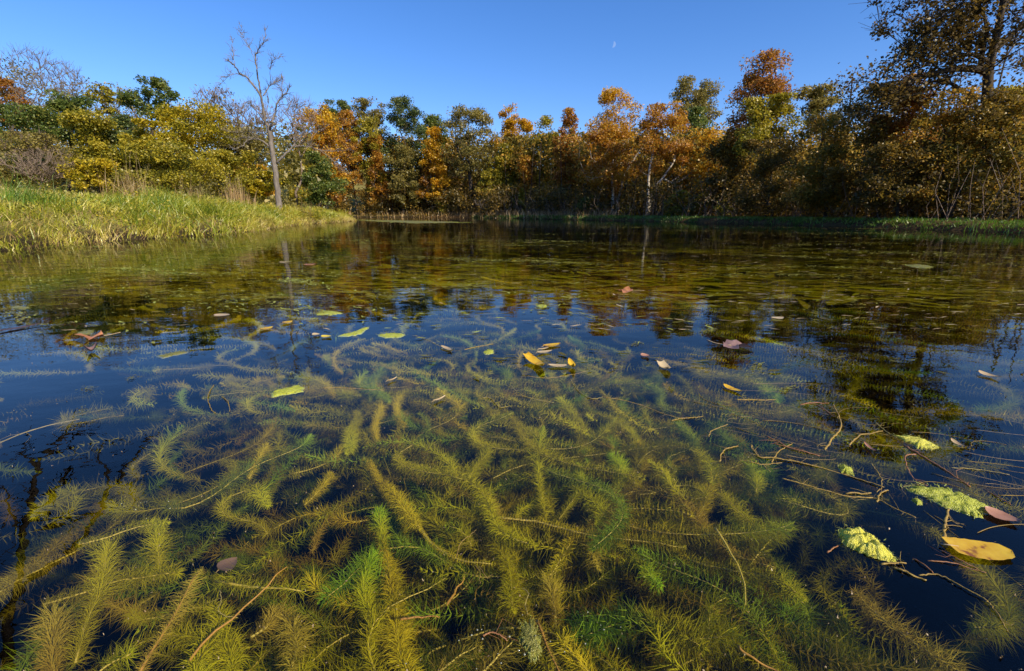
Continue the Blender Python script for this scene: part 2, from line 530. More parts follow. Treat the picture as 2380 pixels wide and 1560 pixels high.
def env_points(shape, n, rng):
    """clump centres in a unit crown: x, y in -1..1, z in 0..1"""
    out = []
    lobes = []
    nl = {'cone': 12, 'round': 13, 'oval': 13, 'spread': 10, 'wall': 16}[shape]
    for i in range(nl):
        z = (i + rng.uniform(0.2, 0.9)) / nl
        if shape == 'cone': rad = 1.02 - 0.86 * z
        elif shape == 'oval': rad = math.sin(math.pi * (0.14 + 0.78 * z)) ** 0.8
        elif shape == 'round': rad = math.sin(math.pi * (0.12 + 0.74 * z)) ** 0.6
        elif shape == 'spread': rad = 0.55 + 0.5 * math.sin(math.pi * (0.05 + 0.75 * z))
        else: rad = 1.0 - 0.25 * z
        a = rng.uniform(0, 6.283) if i else 0
        rr = rad * rng.uniform(0.2, 0.66)
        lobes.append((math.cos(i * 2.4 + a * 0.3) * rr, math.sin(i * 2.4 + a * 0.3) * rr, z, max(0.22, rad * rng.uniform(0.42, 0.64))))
    if shape in ('cone', 'oval'):
        lobes.append((0, 0, 0.93, 0.16 if shape == 'cone' else 0.28))
    lobes = np.array(lobes)
    pick = rng.choice(len(lobes), n, p=lobes[:, 3] ** 1.5 / (lobes[:, 3] ** 1.5).sum())
    L = lobes[pick]
    d = unit(rng.normal(size=(n, 3)))
    d[:, 2] = np.where(d[:, 2] < -0.3, -d[:, 2] * 0.6, d[:, 2])
    r = (rng.uniform(0.15, 1, n) ** 0.5) * L[:, 3]
    P = L[:, :3] + d * r[:, None] * np.array((1, 1, 0.45))
    if shape != 'spread':                      # even fill so that no bare neck shows between lobes
        m_ = n * 2 // 5
        z = rng.uniform(0.02, 1, m_)
        prof = {'cone': 1.0 - 0.9 * z, 'wall': 1.0 - 0.25 * z}.get(shape, np.sin(math.pi * (0.12 + 0.80 * z)) ** 0.7)
        a = rng.uniform(0, 6.283, m_); r = np.sqrt(rng.uniform(0, 1, m_)) * prof * 0.92
        P[:m_] = np.column_stack([np.cos(a) * r, np.sin(a) * r, z])
    P[:, 2] = np.clip(P[:, 2], 0.0, 1.0)
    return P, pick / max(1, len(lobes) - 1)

def tree(name, label, px, ytop, wpx, Y, pal, shape='oval', ybot=None, bark='dark', limbs=None, dens=1.0, leaf=None, cat='tree', group=None,
         clumps=None, trunk_r=None, twig=0.9, lean=0.0, seed=None, depth=0.9, tmin=0.0, spread=0.68, basepx=None):
    seed = seed if seed is not None else int(px * 7 + ytop * 13 + Y * 101) % 100000
    rng = np.random.default_rng(seed)
    top = at_d(px, ytop, Y)
    bx = at_d(basepx if basepx else px, 500, Y)[0]
    bz = gz(bx, Y) - 0.06
    base = np.array((bx, Y, bz))
    H = top[2] - bz
    W = wpx / (FPX * CP + 200 * SP) * Y * 0.5 * (1.36 if group == GL else 1.14)
    if group == GL: dens *= 1.5
    if group == GF and cat == 'tree' and ybot and ybot < 440 and limbs is None: ybot = min(470, ybot + 70)
    ybot_z = at_d(px, ybot, Y)[2] if ybot else bz + 0.30 * H
    ch = top[2] - ybot_z
    fp = (FPX * CP) / 2.324                    # pixel size of a metre in the render, at one metre
    ls = leaf if leaf else 0.045 + 0.0024 * Y
    area = math.pi / 4 * 2 * W * ch
    nleaf = int(np.clip(dens * 6.0 * area / (0.5 * ls * ls), 600, 11500))
    nc = clumps or int(np.clip(area * 3.0, 40, 130))
    root = empty(name, base, label, cat, group)
    E, pk = env_points(shape, nc, rng)
    C = np.stack([top[0] + E[:, 0] * W * 0.88, Y + E[:, 1] * W * depth * 0.88, ybot_z + E[:, 2] * (ch - 0.2 * ls)], 1)
    tr = trunk_r or 0.012 * H + 0.02
    # trunk: a wandering leader up into the crown
    if limbs is None:
        kk = 9
        t = np.linspace(0, 1, kk)
        tipp = np.array((top[0], Y, ybot_z + ch * 0.82))
        P = base * (1 - t)[:, None] + tipp * t[:, None]
        P[1:-1] += rng.normal(size=(kk - 2, 3)) * np.array((0.02, 0.02, 0)) * H
        chains = [(P, tr, tr * 0.25)]
    else:
        chains = []
        for lm in limbs:
            dy = np.cumsum(rng.normal(size=len(lm['p'])) * lm.get('dy', 0.12))
            pts = np.array([at_d(x_, y_, Y + e_) for (x_, y_), e_ in zip(lm['p'], dy)])
            if lm.get('ground'): pts[0, 2] = gz(pts[0, 0], pts[0, 1]) - 0.06
            P = catmull(pts, 3)
            chains.append((P, lm['r'][0], lm['r'][1]))
    bg_t, bg_b = Bag(), Bag()
    nodes, par, fixed = [], [], {}
    for ci, (P, r0, r1) in enumerate(chains):
        R = np.linspace(r0, r1, len(P))
        if ci == 0 or (limbs and limbs[ci].get('ground')):
            R[0] *= 1.35
        tube(bg_t, P, R, 7 if Y < 30 else 6, tone=0.5)
        s = len(nodes)
        for i in range(len(P)):
            nodes.append(P[i])
            if i: par.append(s + i - 1)
            else:
                par.append(-1 if s == 0 else int(np.argmin(np.linalg.norm(np.array(nodes[:s]) - P[0], axis=1))))
    n0 = len(nodes)
    arr, PAR = grow(nodes, par, C, 0.22, rng, step=max(0.5, H * 0.09))
    R = pipe_radii(PAR, 0.0065 + 0.00022 * Y, {})
    Rmax = tr * 0.6
    e = np.arange(n0, len(arr))
    R = np.minimum(R, Rmax)
    frusta(bg_b, arr[PAR[e]], arr[e], np.minimum(R[PAR[e]], np.maximum(R[e] * 1.5, 0.004)), R[e], 4)
    # twigs at the clumps
    nt_ = int(nc * 5 * twig)
    if nt_:
        pi = rng.integers(0, nc, nt_)
        d = unit(rng.normal(size=(nt_, 3)) + np.array((0, 0, 0.5)) + unit(C[pi] - base - np.array((0, 0, 0.4 * H))) * 0.8)
        ln = rng.uniform(0.25, 0.7, nt_) * max(0.35, W * 0.30)
        frusta(bg_b, C[pi], C[pi] + d * ln[:, None], np.full(nt_, 0.005 + 0.00018 * Y), np.full(nt_, 0.0025 + 0.0001 * Y), 3)
    bg_t.build('trunk', BK[bark], root, base)
    bg_b.build('branches', BK[bark], root, base)
    # leaves
    per = rng.dirichlet(np.full(nc, 3.0)) * nleaf
    ci = np.repeat(np.arange(nc), np.maximum(per.astype(int), 3))
    rc = spread * (area / nc) ** 0.5 * rng.uniform(0.7, 1.3, nc)
    off = rng.normal(size=(len(ci), 3)) * np.array((1, 1, 0.62))
    off /= np.maximum(1, np.linalg.norm(off, axis=1) / 1.75)[:, None]
    L = C[ci] + off * rc[ci][:, None] * 0.80
    L[:, 2] = np.minimum(L[:, 2], top[2] + 0.03 * ch)
    L[:, 2] = np.maximum(L[:, 2], np.maximum(bz + 0.05, ybot_z - 0.10 * ch))
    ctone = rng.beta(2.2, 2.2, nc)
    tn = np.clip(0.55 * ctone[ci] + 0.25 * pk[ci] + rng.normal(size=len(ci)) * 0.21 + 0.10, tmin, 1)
    b = Bag()
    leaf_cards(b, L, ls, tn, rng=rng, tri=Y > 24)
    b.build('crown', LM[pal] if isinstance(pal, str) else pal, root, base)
    return root

def bare_tree(name, label, px, ytop, wpx, Y, shape='oval', ybot=None, bark='grey', npts=260, trunk_r=None, group=None, cat='tree', seed=None, basepx=None, fork=0.45, leaves=None):
    seed = seed if seed is not None else int(px * 11 + ytop * 17 + Y * 31) % 100000
    rng = np.random.default_rng(seed)
    top = at_d(px, ytop, Y)
    bx = at_d(basepx if basepx else px, 500, Y)[0]
    bz = gz(bx, Y) - 0.06
    base = np.array((bx, Y, bz))
    H = top[2] - bz
    W = wpx / (FPX * CP + 200 * SP) * Y * 0.5
    zb_ = at_d(px, ybot, Y)[2] if ybot else bz + 0.35 * H
    root = empty(name, base, label, cat, group)
    E, pk = env_points(shape, npts, rng)
    zb_ = zb_ - 0.25 * (zb_ - bz)
    C = np.stack([top[0] + E[:, 0] * W * (0.45 + 0.75 * E[:, 2]), Y + E[:, 1] * W * 0.9, zb_ + E[:, 2] * (top[2] - zb_)], 1)
    tr = trunk_r or 0.011 * H + 0.02
    t = np.linspace(0, 1, 8)
    tip = np.array((top[0], Y, bz + H * (fork + 0.25)))
    P = base * (1 - t)[:, None] + tip * t[:, None]
    P[1:-1] += rng.normal(size=(6, 3)) * np.array((0.02, 0.02, 0)) * H
    b1, b2 = Bag(), Bag()
    tube(b1, P, np.linspace(tr, tr * 0.4, 8), 6)
    arr, PAR = grow(list(P), [-1] + list(range(7)), C, 0.16, rng, up=2.2, step=max(0.35, H * 0.07), sag=-0.06)
    R = np.minimum(pipe_radii(PAR, 0.004 + 0.00018 * Y, {}, 2.2), tr * 0.6)
    e = np.arange(8, len(arr))
    frusta(b2, arr[PAR[e]], arr[e], np.minimum(R[PAR[e]], R[e] * 1.5), R[e], 4)
    nt_ = npts * 4
    pi = rng.integers(8, len(arr), nt_)
    d = unit(unit(arr[pi] - arr[PAR[pi]]) + rng.normal(size=(nt_, 3)) * 0.5 + np.array((0, 0, 0.7)))
    ln = rng.uniform(0.2, 0.8, nt_) * max(0.3, 0.09 * H)
    frusta(b2, arr[pi], arr[pi] + d * ln[:, None], np.full(nt_, 0.003 + 0.00014 * Y), np.full(nt_, 0.0018 + 0.00008 * Y), 3)
    b1.build('trunk', BK[bark], root, base)
    b2.build('branches', BK[bark], root, base)
    if leaves:
        pal, cnt, s = leaves
        pi = rng.integers(8, len(arr), cnt)
        b = Bag()
        leaf_cards(b, arr[pi] + rng.normal(size=(cnt, 3)) * 0.18, s, rng.uniform(0, 1, cnt), rng=rng)
        b.build('crown', LM[pal], root, base)
    return root

# pixel helpers for traced limbs (crops of the photo)
def z1(*p): return [(x * .3576, 55.8 + y * .3576) for x, y in p]
def z2(*p): return [(557.8 + x * .3576, 55.8 + y * .3576) for x, y in p]
def z3(*p): return [(1115.6 + x * .3576, 55.8 + y * .3576) for x, y in p]
def z4(*p): return [(1729 + x * .3576, y * .3576) for x, y in p]

# ---- the left clearing edge
GF = 'autumn trees along the far shore'
GL = 'trees and bushes behind the grassy bank'
bare_tree('bare_tree', 'tall leafless grey tree at the picture edge, behind the green thicket', 62, 118, 150, 33, ybot=235, npts=240, group=GL)
bare_tree('bare_tree', 'leafless grey tree rising just behind the dark green tree top', 140, 150, 125, 31, ybot=240, npts=200, group=GL)
tree('oak_tree', 'thinning rust-brown tree cut by the left picture edge', 8, 188, 80, 36, 'rust', 'round', ybot=300, bark='grey', dens=0.55, group=GL)
tree('dark_green_tree', 'dark green leafy tree below the leafless grey tree tops', 168, 222, 140, 25, 'green', 'round', ybot=330, group=GL, dens=1.1)
tree('green_bush', 'broad mid green bush at the left picture edge above the brown thicket', 40, 252, 150, 22.5, 'green', 'wall', ybot=395, group=GL, cat='bush')
tree('olive_bush', 'olive green bush tangled with brown twigs, low at the left edge', 78, 318, 170, 20.6, 'olive', 'wall', ybot=425, dens=0.5, bark='twig', twig=3.0, group=GL, cat='bush')
bare_tree('bare_thicket', 'leafless brown thicket at the field edge under the green bush', 92, 352, 200, 19.6, ybot=400, npts=300, bark='twig', group=GL, cat='thicket', fork=0.1, trunk_r=0.03)
tree('yellow_green_bush', 'yellow-green bush between the dark green tree and the golden bushes', 212, 268, 110, 21.5, 'yolive', 'wall', ybot=425, group=GL, cat='bush')
tree('slender_tree', 'small ochre-leaved tree top sticking up out of the bushes', 234, 200, 52, 27, 'yolive', 'oval', ybot=265, dens=0.6, group=GL)
bare_tree('bare_tree', 'leafless pale tan tree crown between two leafy tree tops', 290, 215, 110, 30, ybot=260, npts=160, bark='twig', group=GL, leaves=('yolive', 260, 0.13))
tree('vine_clad_tree', 'upright ragged green tree leaning left, standing above the yellow bushes', 350, 184, 86, 25, 'green', 'oval', ybot=275, dens=0.75, group=GL)
tree('dark_green_bush', 'dark olive-green bush hollow between two yellow bushes', 282, 272, 90, 22.5, 'dkgreen', 'oval', ybot=400, group=GL, cat='bush')
tree('yellow_bush', 'bright yellow bush in front of the ragged green tree', 348, 286, 105, 21.2, 'yellow', 'round', ybot=380, group=GL, cat='bush')
tree('yellow_tree', 'big rounded yellow tree nearest to the bare dead tree', 440, 240, 140, 23.5, 'yellow', 'round', ybot=400, group=GL, dens=1.2)
tree('lime_bush', 'wide lime-yellow bush low on the bank behind the pale grass stalks', 385, 338, 190, 20.2, 'yolive', 'wall', ybot=440, group=GL, cat='bush')
tree('amber_bush', 'low amber-yellow bush at the foot of the yellow-green bush', 205, 372, 110, 19.4, 'yellow', 'wall', ybot=440, group=GL, cat='bush', dens=0.8)
bare_tree('bare_tree', 'leafless brown-grey tree between the yellow tree and the dead tree', 500, 212, 130, 28, ybot=260, npts=300, bark='twig', group=GL, leaves=('olive', 350, 0.14))
bare_tree('bare_tree', 'twiggy leafless tree right behind the dead tree crown', 590, 240, 150, 30, ybot=280, npts=320, bark='twig', group=GL)
bare_tree('bare_tree', 'twiggy leafless tree just past the dead tree, against the golden tree', 690, 235, 130, 34, ybot=285, npts=240, bark='twig', group=GL)
tree('yellow_bush', 'loose yellow bush left of the dead tree trunk', 530, 352, 130, 22.5, 'yolive', 'wall', ybot=450, group=GL, cat='bush', dens=0.8)
tree('olive_bush', 'olive-brown bush behind the lower dead limb', 560, 300, 130, 27, 'olive', 'wall', ybot=420, group=GL, cat='bush', dens=0.7, bark='twig', twig=2)
tree('yellow_bush', 'small bright yellow bush at the foot of the dead tree', 612, 402, 80, 22.8, 'yellow', 'round', ybot=462, group=GL, cat='bush')
tree('gold_bush', 'low golden bush beside tan grass left of the dead tree', 575, 385, 90, 24.5, 'gold', 'wall', ybot=455, group=GL, cat='bush', dens=0.8)

# ---- far shore
GF = 'autumn trees along the far shore'
tree('dark_green_bush', 'dark green rounded bush right of the dead tree trunk', 742, 358, 96, 31, 'green', 'round', ybot=478, group=GF, cat='bush', dens=1.2)
tree('yellow_bush', 'yellow-olive bush just right of the dead tree trunk, behind the green bush', 690, 330, 110, 36, 'yolive', 'wall', ybot=470, group=GF, cat='bush')
tree('golden_tree', 'golden tree behind the right limb of the dead tree', 735, 262, 110, 46, 'gold', 'round', ybot=400, group=GF)
tree('golden_tree', 'tall golden tree below the two dark green round tops', 752, 248, 62, 54, 'gold', 'oval', ybot=330, group=GF)
tree('green_tree', 'dark green round tree top, left of two on the skyline', 768, 237, 52, 66, 'dkgreen', 'round', ybot=330, group=GF)
tree('green_tree', 'dark green round tree top, right of two on the skyline', 800, 240, 50, 67, 'dkgreen', 'round', ybot=330, group=GF)
tree('sycamore_tree', 'rusty orange sycamore with pale leaning trunk behind the drooping dead limb', 806, 262, 92, 60.5, 'orange', 'oval', ybot=455, bark='grey', group=GF,
     limbs=[dict(p=z2((760, 1190), (740, 1070), (715, 960), (695, 850), (690, 760)), r=(0.10, 0.04), ground=True)])
tree('sycamore_tree', 'rusty thin-leaved sycamore filling the gap under the golden tree', 758, 300, 100, 47, 'orange', 'round', ybot=430, bark='grey', group=GF, dens=0.7)
tree('oak_tree', 'olive-green oak on the skyline between round green tops and the big green tree', 856, 234, 84, 62, 'olive', 'round', ybot=320, group=GF)
tree('oak_tree', 'yellow-green tree under the olive skyline oak', 858, 276, 84, 60, 'yolive', 'round', ybot=380, group=GF)
tree('sycamore_tree', 'slim orange sycamore with leaning trunk standing at the water edge', 872, 318, 84, 59.5, 'orange', 'cone', ybot=482, bark='grey', group=GF, dens=0.95,
     limbs=[dict(p=z2((825, 1262), (845, 1190), (860, 1100), (872, 950), (876, 800)), r=(0.11, 0.04), ground=True)])
tree('green_tree', 'biggest dark green rounded tree on the skyline near the middle', 938, 233, 116, 60, 'dkgreen', 'round', ybot=370, group=GF, dens=1.3)
tree('green_tree', 'grey-green tree sloping down from the biggest green tree', 1002, 268, 84, 63, 'green', 'round', ybot=370, group=GF)
tree('golden_tree', 'golden-orange tree between the biggest green tree and the olive oak', 1010, 300, 62, 57, 'gold', 'oval', ybot=400, group=GF)
tree('olive_tree', 'dull olive tree under the biggest green tree, behind the slim sycamores', 938, 345, 90, 58, 'olive', 'oval', ybot=480, group=GF)
tree('sycamore_tree', 'small orange sycamore with several pale stems at the waterline', 1000, 343, 78, 58, 'orange', 'cone', ybot=470, bark='pale', group=GF, dens=0.65,
     limbs=[dict(p=z2((1255, 1252), (1245, 1100), (1240, 950), (1235, 850)), r=(0.09, 0.035), ground=True),
            dict(p=z2((1250, 1215), (1200, 1130), (1150, 1060)), r=(0.05, 0.02)),
            dict(p=z2((1262, 1190), (1310, 1120), (1350, 1040)), r=(0.05, 0.02))])
tree('oak_tree', 'large olive-brown oak with dark spreading limbs left of the golden spire', 1090, 254, 150, 56, 'olive', 'round', ybot=425, group=GF, dens=1.0, bark='dark',
     limbs=[dict(p=z2((1510, 1200), (1500, 1050), (1490, 950), (1485, 820), (1480, 700)), r=(0.3, 0.07), ground=True),
            dict(p=z2((1492, 960), (1540, 880), (1590, 810)), r=(0.13, 0.05)),
            dict(p=z2((1490, 940), (1430, 850), (1390, 760)), r=(0.13, 0.05))])
tree('golden_tree', 'tall golden-yellow spire rising above the far treetops', 1183, 245, 66, 58, 'gold', 'oval', ybot=350, group=GF, dens=0.9)
tree('golden_tree', 'golden tree right of the golden spire', 1222, 283, 56, 56, 'gold', 'oval', ybot=380, group=GF)
tree('yellow_green_bush', 'yellow-green bush low in front of the olive-brown oak', 1140, 395, 60, 53.5, 'yolive', 'round', ybot=470, group=GF, cat='bush')
tree('maple_tree', 'small reddish-orange tree under the golden spire', 1222, 366, 62, 50.5, 'orange', 'oval', ybot=450, group=GF)
tree('maple_tree', 'dull gold tree left of the reddish-orange small tree', 1178, 340, 70, 54, 'yolive', 'oval', ybot=440, group=GF)
tree('olive_tree', 'pale olive-yellow tree on the skyline left of the dark russet spire', 1270, 276, 80, 52, 'yolive', 'oval', ybot=400, group=GF)
tree('russet_tree', 'narrow dark russet tree top standing up beside the orange sycamores', 1322, 256, 50, 48, 'rust', 'oval', ybot=330, group=GF)
tree('russet_tree', 'brown-orange tree under the dark russet spire', 1322, 318, 84, 45.5, 'rust', 'oval', ybot=450, group=GF)
tree('sycamore_tree', 'tallest gold and orange sycamore, left of the white-limbed pair', 1428, 214, 136, 40, 'gold', 'oval', ybot=345, bark='pale', group=GF, dens=0.95)
tree('sycamore_tree', 'broad orange sycamore with two pale stems under the tall gold one', 1415, 290, 140, 37.8, 'orange', 'oval', ybot=450, bark='pale', group=GF, dens=0.85, tmin=0.1,
     limbs=[dict(p=z3((860, 1245), (865, 1100), (860, 1000), (866, 860), (870, 780)), r=(0.14, 0.04), ground=True),
            dict(p=z3((880, 1245), (910, 1100), (940, 980), (1000, 880), (1060, 790), (1110, 750)), r=(0.13, 0.04), ground=True)])
tree('sycamore_tree', 'orange sycamore with bright white curving trunk and limbs', 1550, 248, 160, 34, 'orange', 'round', ybot=410, bark='pale', group=GF, dens=0.95, tmin=0.1,
     limbs=[dict(p=z3((1085, 1250), (1095, 1130), (1095, 1020), (1105, 930), (1120, 860), (1130, 800)), r=(0.12, 0.05), ground=True),
            dict(p=z3((1092, 1240), (1110, 1150), (1140, 1060), (1190, 1000), (1230, 940), (1262, 890), (1280, 800)), r=(0.12, 0.04)),
            dict(p=z3((1190, 1002), (1240, 1030), (1280, 1030), (1330, 1000), (1372, 965)), r=(0.07, 0.03)),
            dict(p=z3((1240, 1030), (1290, 990), (1340, 950)), r=(0.05, 0.02))])
tree('yellow_green_tree', 'yellow-orange tree tip against the green behind the white-limbed sycamore', 1612, 300, 66, 35.5, 'gold', 'oval', ybot=420, group=GF)
tree('oak_tree', 'tall rounded olive oak rising behind the orange sycamores', 1620, 180, 125, 46, 'olive', 'round', ybot=275, group=GF, dens=1.0)
tree('green_tree', 'green tree lit between the tall olive oak and the small orange tree', 1628, 256, 84, 42, 'green', 'round', ybot=350, group=GF)
tree('maple_tree', 'small bright orange tree below the tall olive oak', 1660, 300, 70, 33, 'gold', 'oval', ybot=400, group=GF)

# ---- right shore, seen from its shaded side
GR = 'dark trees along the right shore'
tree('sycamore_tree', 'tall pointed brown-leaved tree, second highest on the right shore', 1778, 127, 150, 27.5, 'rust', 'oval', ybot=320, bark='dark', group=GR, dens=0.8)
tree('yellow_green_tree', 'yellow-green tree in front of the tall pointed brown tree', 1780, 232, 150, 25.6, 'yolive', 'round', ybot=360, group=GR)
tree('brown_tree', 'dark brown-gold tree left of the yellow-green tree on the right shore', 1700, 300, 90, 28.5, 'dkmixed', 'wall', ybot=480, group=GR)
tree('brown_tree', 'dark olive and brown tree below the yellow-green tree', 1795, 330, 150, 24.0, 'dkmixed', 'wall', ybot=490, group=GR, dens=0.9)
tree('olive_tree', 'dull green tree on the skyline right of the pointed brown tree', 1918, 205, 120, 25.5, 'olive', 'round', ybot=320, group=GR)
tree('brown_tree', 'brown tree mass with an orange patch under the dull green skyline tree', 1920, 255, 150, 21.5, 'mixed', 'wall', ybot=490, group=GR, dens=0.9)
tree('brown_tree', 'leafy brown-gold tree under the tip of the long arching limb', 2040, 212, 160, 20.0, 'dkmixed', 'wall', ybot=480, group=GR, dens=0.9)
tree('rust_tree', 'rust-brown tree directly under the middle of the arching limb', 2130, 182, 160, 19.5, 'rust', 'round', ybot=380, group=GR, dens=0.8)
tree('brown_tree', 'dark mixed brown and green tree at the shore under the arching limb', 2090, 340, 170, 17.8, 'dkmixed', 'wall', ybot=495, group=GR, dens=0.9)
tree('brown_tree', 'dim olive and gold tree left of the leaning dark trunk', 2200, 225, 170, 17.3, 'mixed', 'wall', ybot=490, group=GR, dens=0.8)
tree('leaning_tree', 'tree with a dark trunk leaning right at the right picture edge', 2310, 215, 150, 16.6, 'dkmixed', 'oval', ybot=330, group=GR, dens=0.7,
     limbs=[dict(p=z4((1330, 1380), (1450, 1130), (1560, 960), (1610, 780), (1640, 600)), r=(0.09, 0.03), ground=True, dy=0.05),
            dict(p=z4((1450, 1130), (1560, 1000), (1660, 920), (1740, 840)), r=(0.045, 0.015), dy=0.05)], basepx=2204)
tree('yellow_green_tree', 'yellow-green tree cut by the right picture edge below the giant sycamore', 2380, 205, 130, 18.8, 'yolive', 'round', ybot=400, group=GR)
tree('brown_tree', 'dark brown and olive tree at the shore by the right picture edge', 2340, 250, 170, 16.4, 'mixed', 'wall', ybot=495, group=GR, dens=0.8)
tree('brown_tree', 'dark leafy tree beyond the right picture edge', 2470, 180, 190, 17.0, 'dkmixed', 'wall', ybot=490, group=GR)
giant = tree('giant_sycamore', 'giant sycamore with long arching limb, towering out of the top right corner', 2330, -190, 430, 17.6, 'khaki', 'oval', ybot=170, bark='dark',
     group=GR, dens=0.6, leaf=0.105, clumps=200, basepx=2300, trunk_r=0.24, spread=0.62,
     limbs=[dict(p=z4((1590, 1390), (1590, 1000), (1585, 700), (1590, 470), (1620, 330), (1660, 150), (1690, -30), (1700, -250)), r=(0.20, 0.06), ground=True, dy=0.1),
            dict(p=z4((1590, 470), (1540, 455), (1480, 448), (1380, 450), (1280, 465), (1180, 495), (1090, 520), (1050, 580), (950, 610)), r=(0.14, 0.03), dy=0.12),
            dict(p=z4((1590, 640), (1480, 620), (1400, 580), (1350, 545), (1250, 530), (1180, 535)), r=(0.09, 0.03), dy=0.1),
            dict(p=z4((1610, 400), (1560, 385), (1490, 355), (1400, 350), (1350, 300)), r=(0.09, 0.03), dy=0.15),
            dict(p=z4((1540, 455), (1550, 330), (1580, 220), (1560, 100), (1500, -40)), r=(0.09, 0.03), dy=0.15),
            dict(p=z4((1620, 330), (1720, 250), (1850, 120)), r=(0.12, 0.04), dy=0.1)])
# leaf sprays that hang along the arching limbs
rng = np.random.default_rng(55)
b = Bag(); bt = Bag()
spray = []
for lm in (z4((1480, 420), (1380, 400), (1280, 380), (1180, 330), (1090, 300), (1040, 300)), z4((1300, 430), (1180, 440), (1100, 450), (1000, 470), (900, 470)),
           z4((1100, 560), (1000, 590), (900, 560), (800, 540), (740, 560)), z4((1100, 620), (950, 660), (820, 700), (760, 720)), z4((1450, 300), (1350, 220), (1250, 120), (1200, 40)),
           z4((1400, 480), (1300, 520), (1200, 580)), z4((760, 530), (700, 540), (600, 540)), z4((1500, 200), (1400, 120), (1300, 60), (1210, 100)), z4((1550, 100), (1450, 20), (1350, -40)),
           z4((1600, 260), (1500, 255), (1400, 235), (1300, 265), (1200, 235)), z4((1560, 330), (1450, 320), (1330, 300), (1220, 260), (1160, 220)), z4((1600, 560), (1500, 580), (1400, 640), (1300, 660)),
           z4((1330, 160), (1260, 140), (1200, 180), (1150, 190)), z4((1250, 380), (1150, 380), (1050, 390), (960, 400), (900, 440))):
    P = resample(catmull(np.array([at_d(x_, y_, 17.4) for x_, y_ in lm]), 6), 0.10)[0]
    spray.append(P + rng.normal(size=P.shape) * 0.05)
SP_ = np.vstack(spray)
ci = rng.integers(0, len(SP_), 4600)
L = SP_[ci] + rng.normal(size=(4600, 3)) * np.array((0.27, 0.55, 0.24))
leaf_cards(b, L, 0.115, rng.beta(2, 2, 4600), rng=rng)
gb = np.array(giant.location)
b.build('leaf_sprays', LM['khaki'], giant, gb)
for P in spray:
    tube(bt, P[::3], np.linspace(0.022, 0.008, len(P[::3])), 4)
ti = rng.integers(0, len(SP_), 500)
d = unit(rng.normal(size=(500, 3)))
frusta(bt, SP_[ti], SP_[ti] + d * rng.uniform(0.2, 0.6, 500)[:, None], np.full(500, 0.007), np.full(500, 0.003), 3)
bt.build('twigs', BK['dark'], giant, gb)

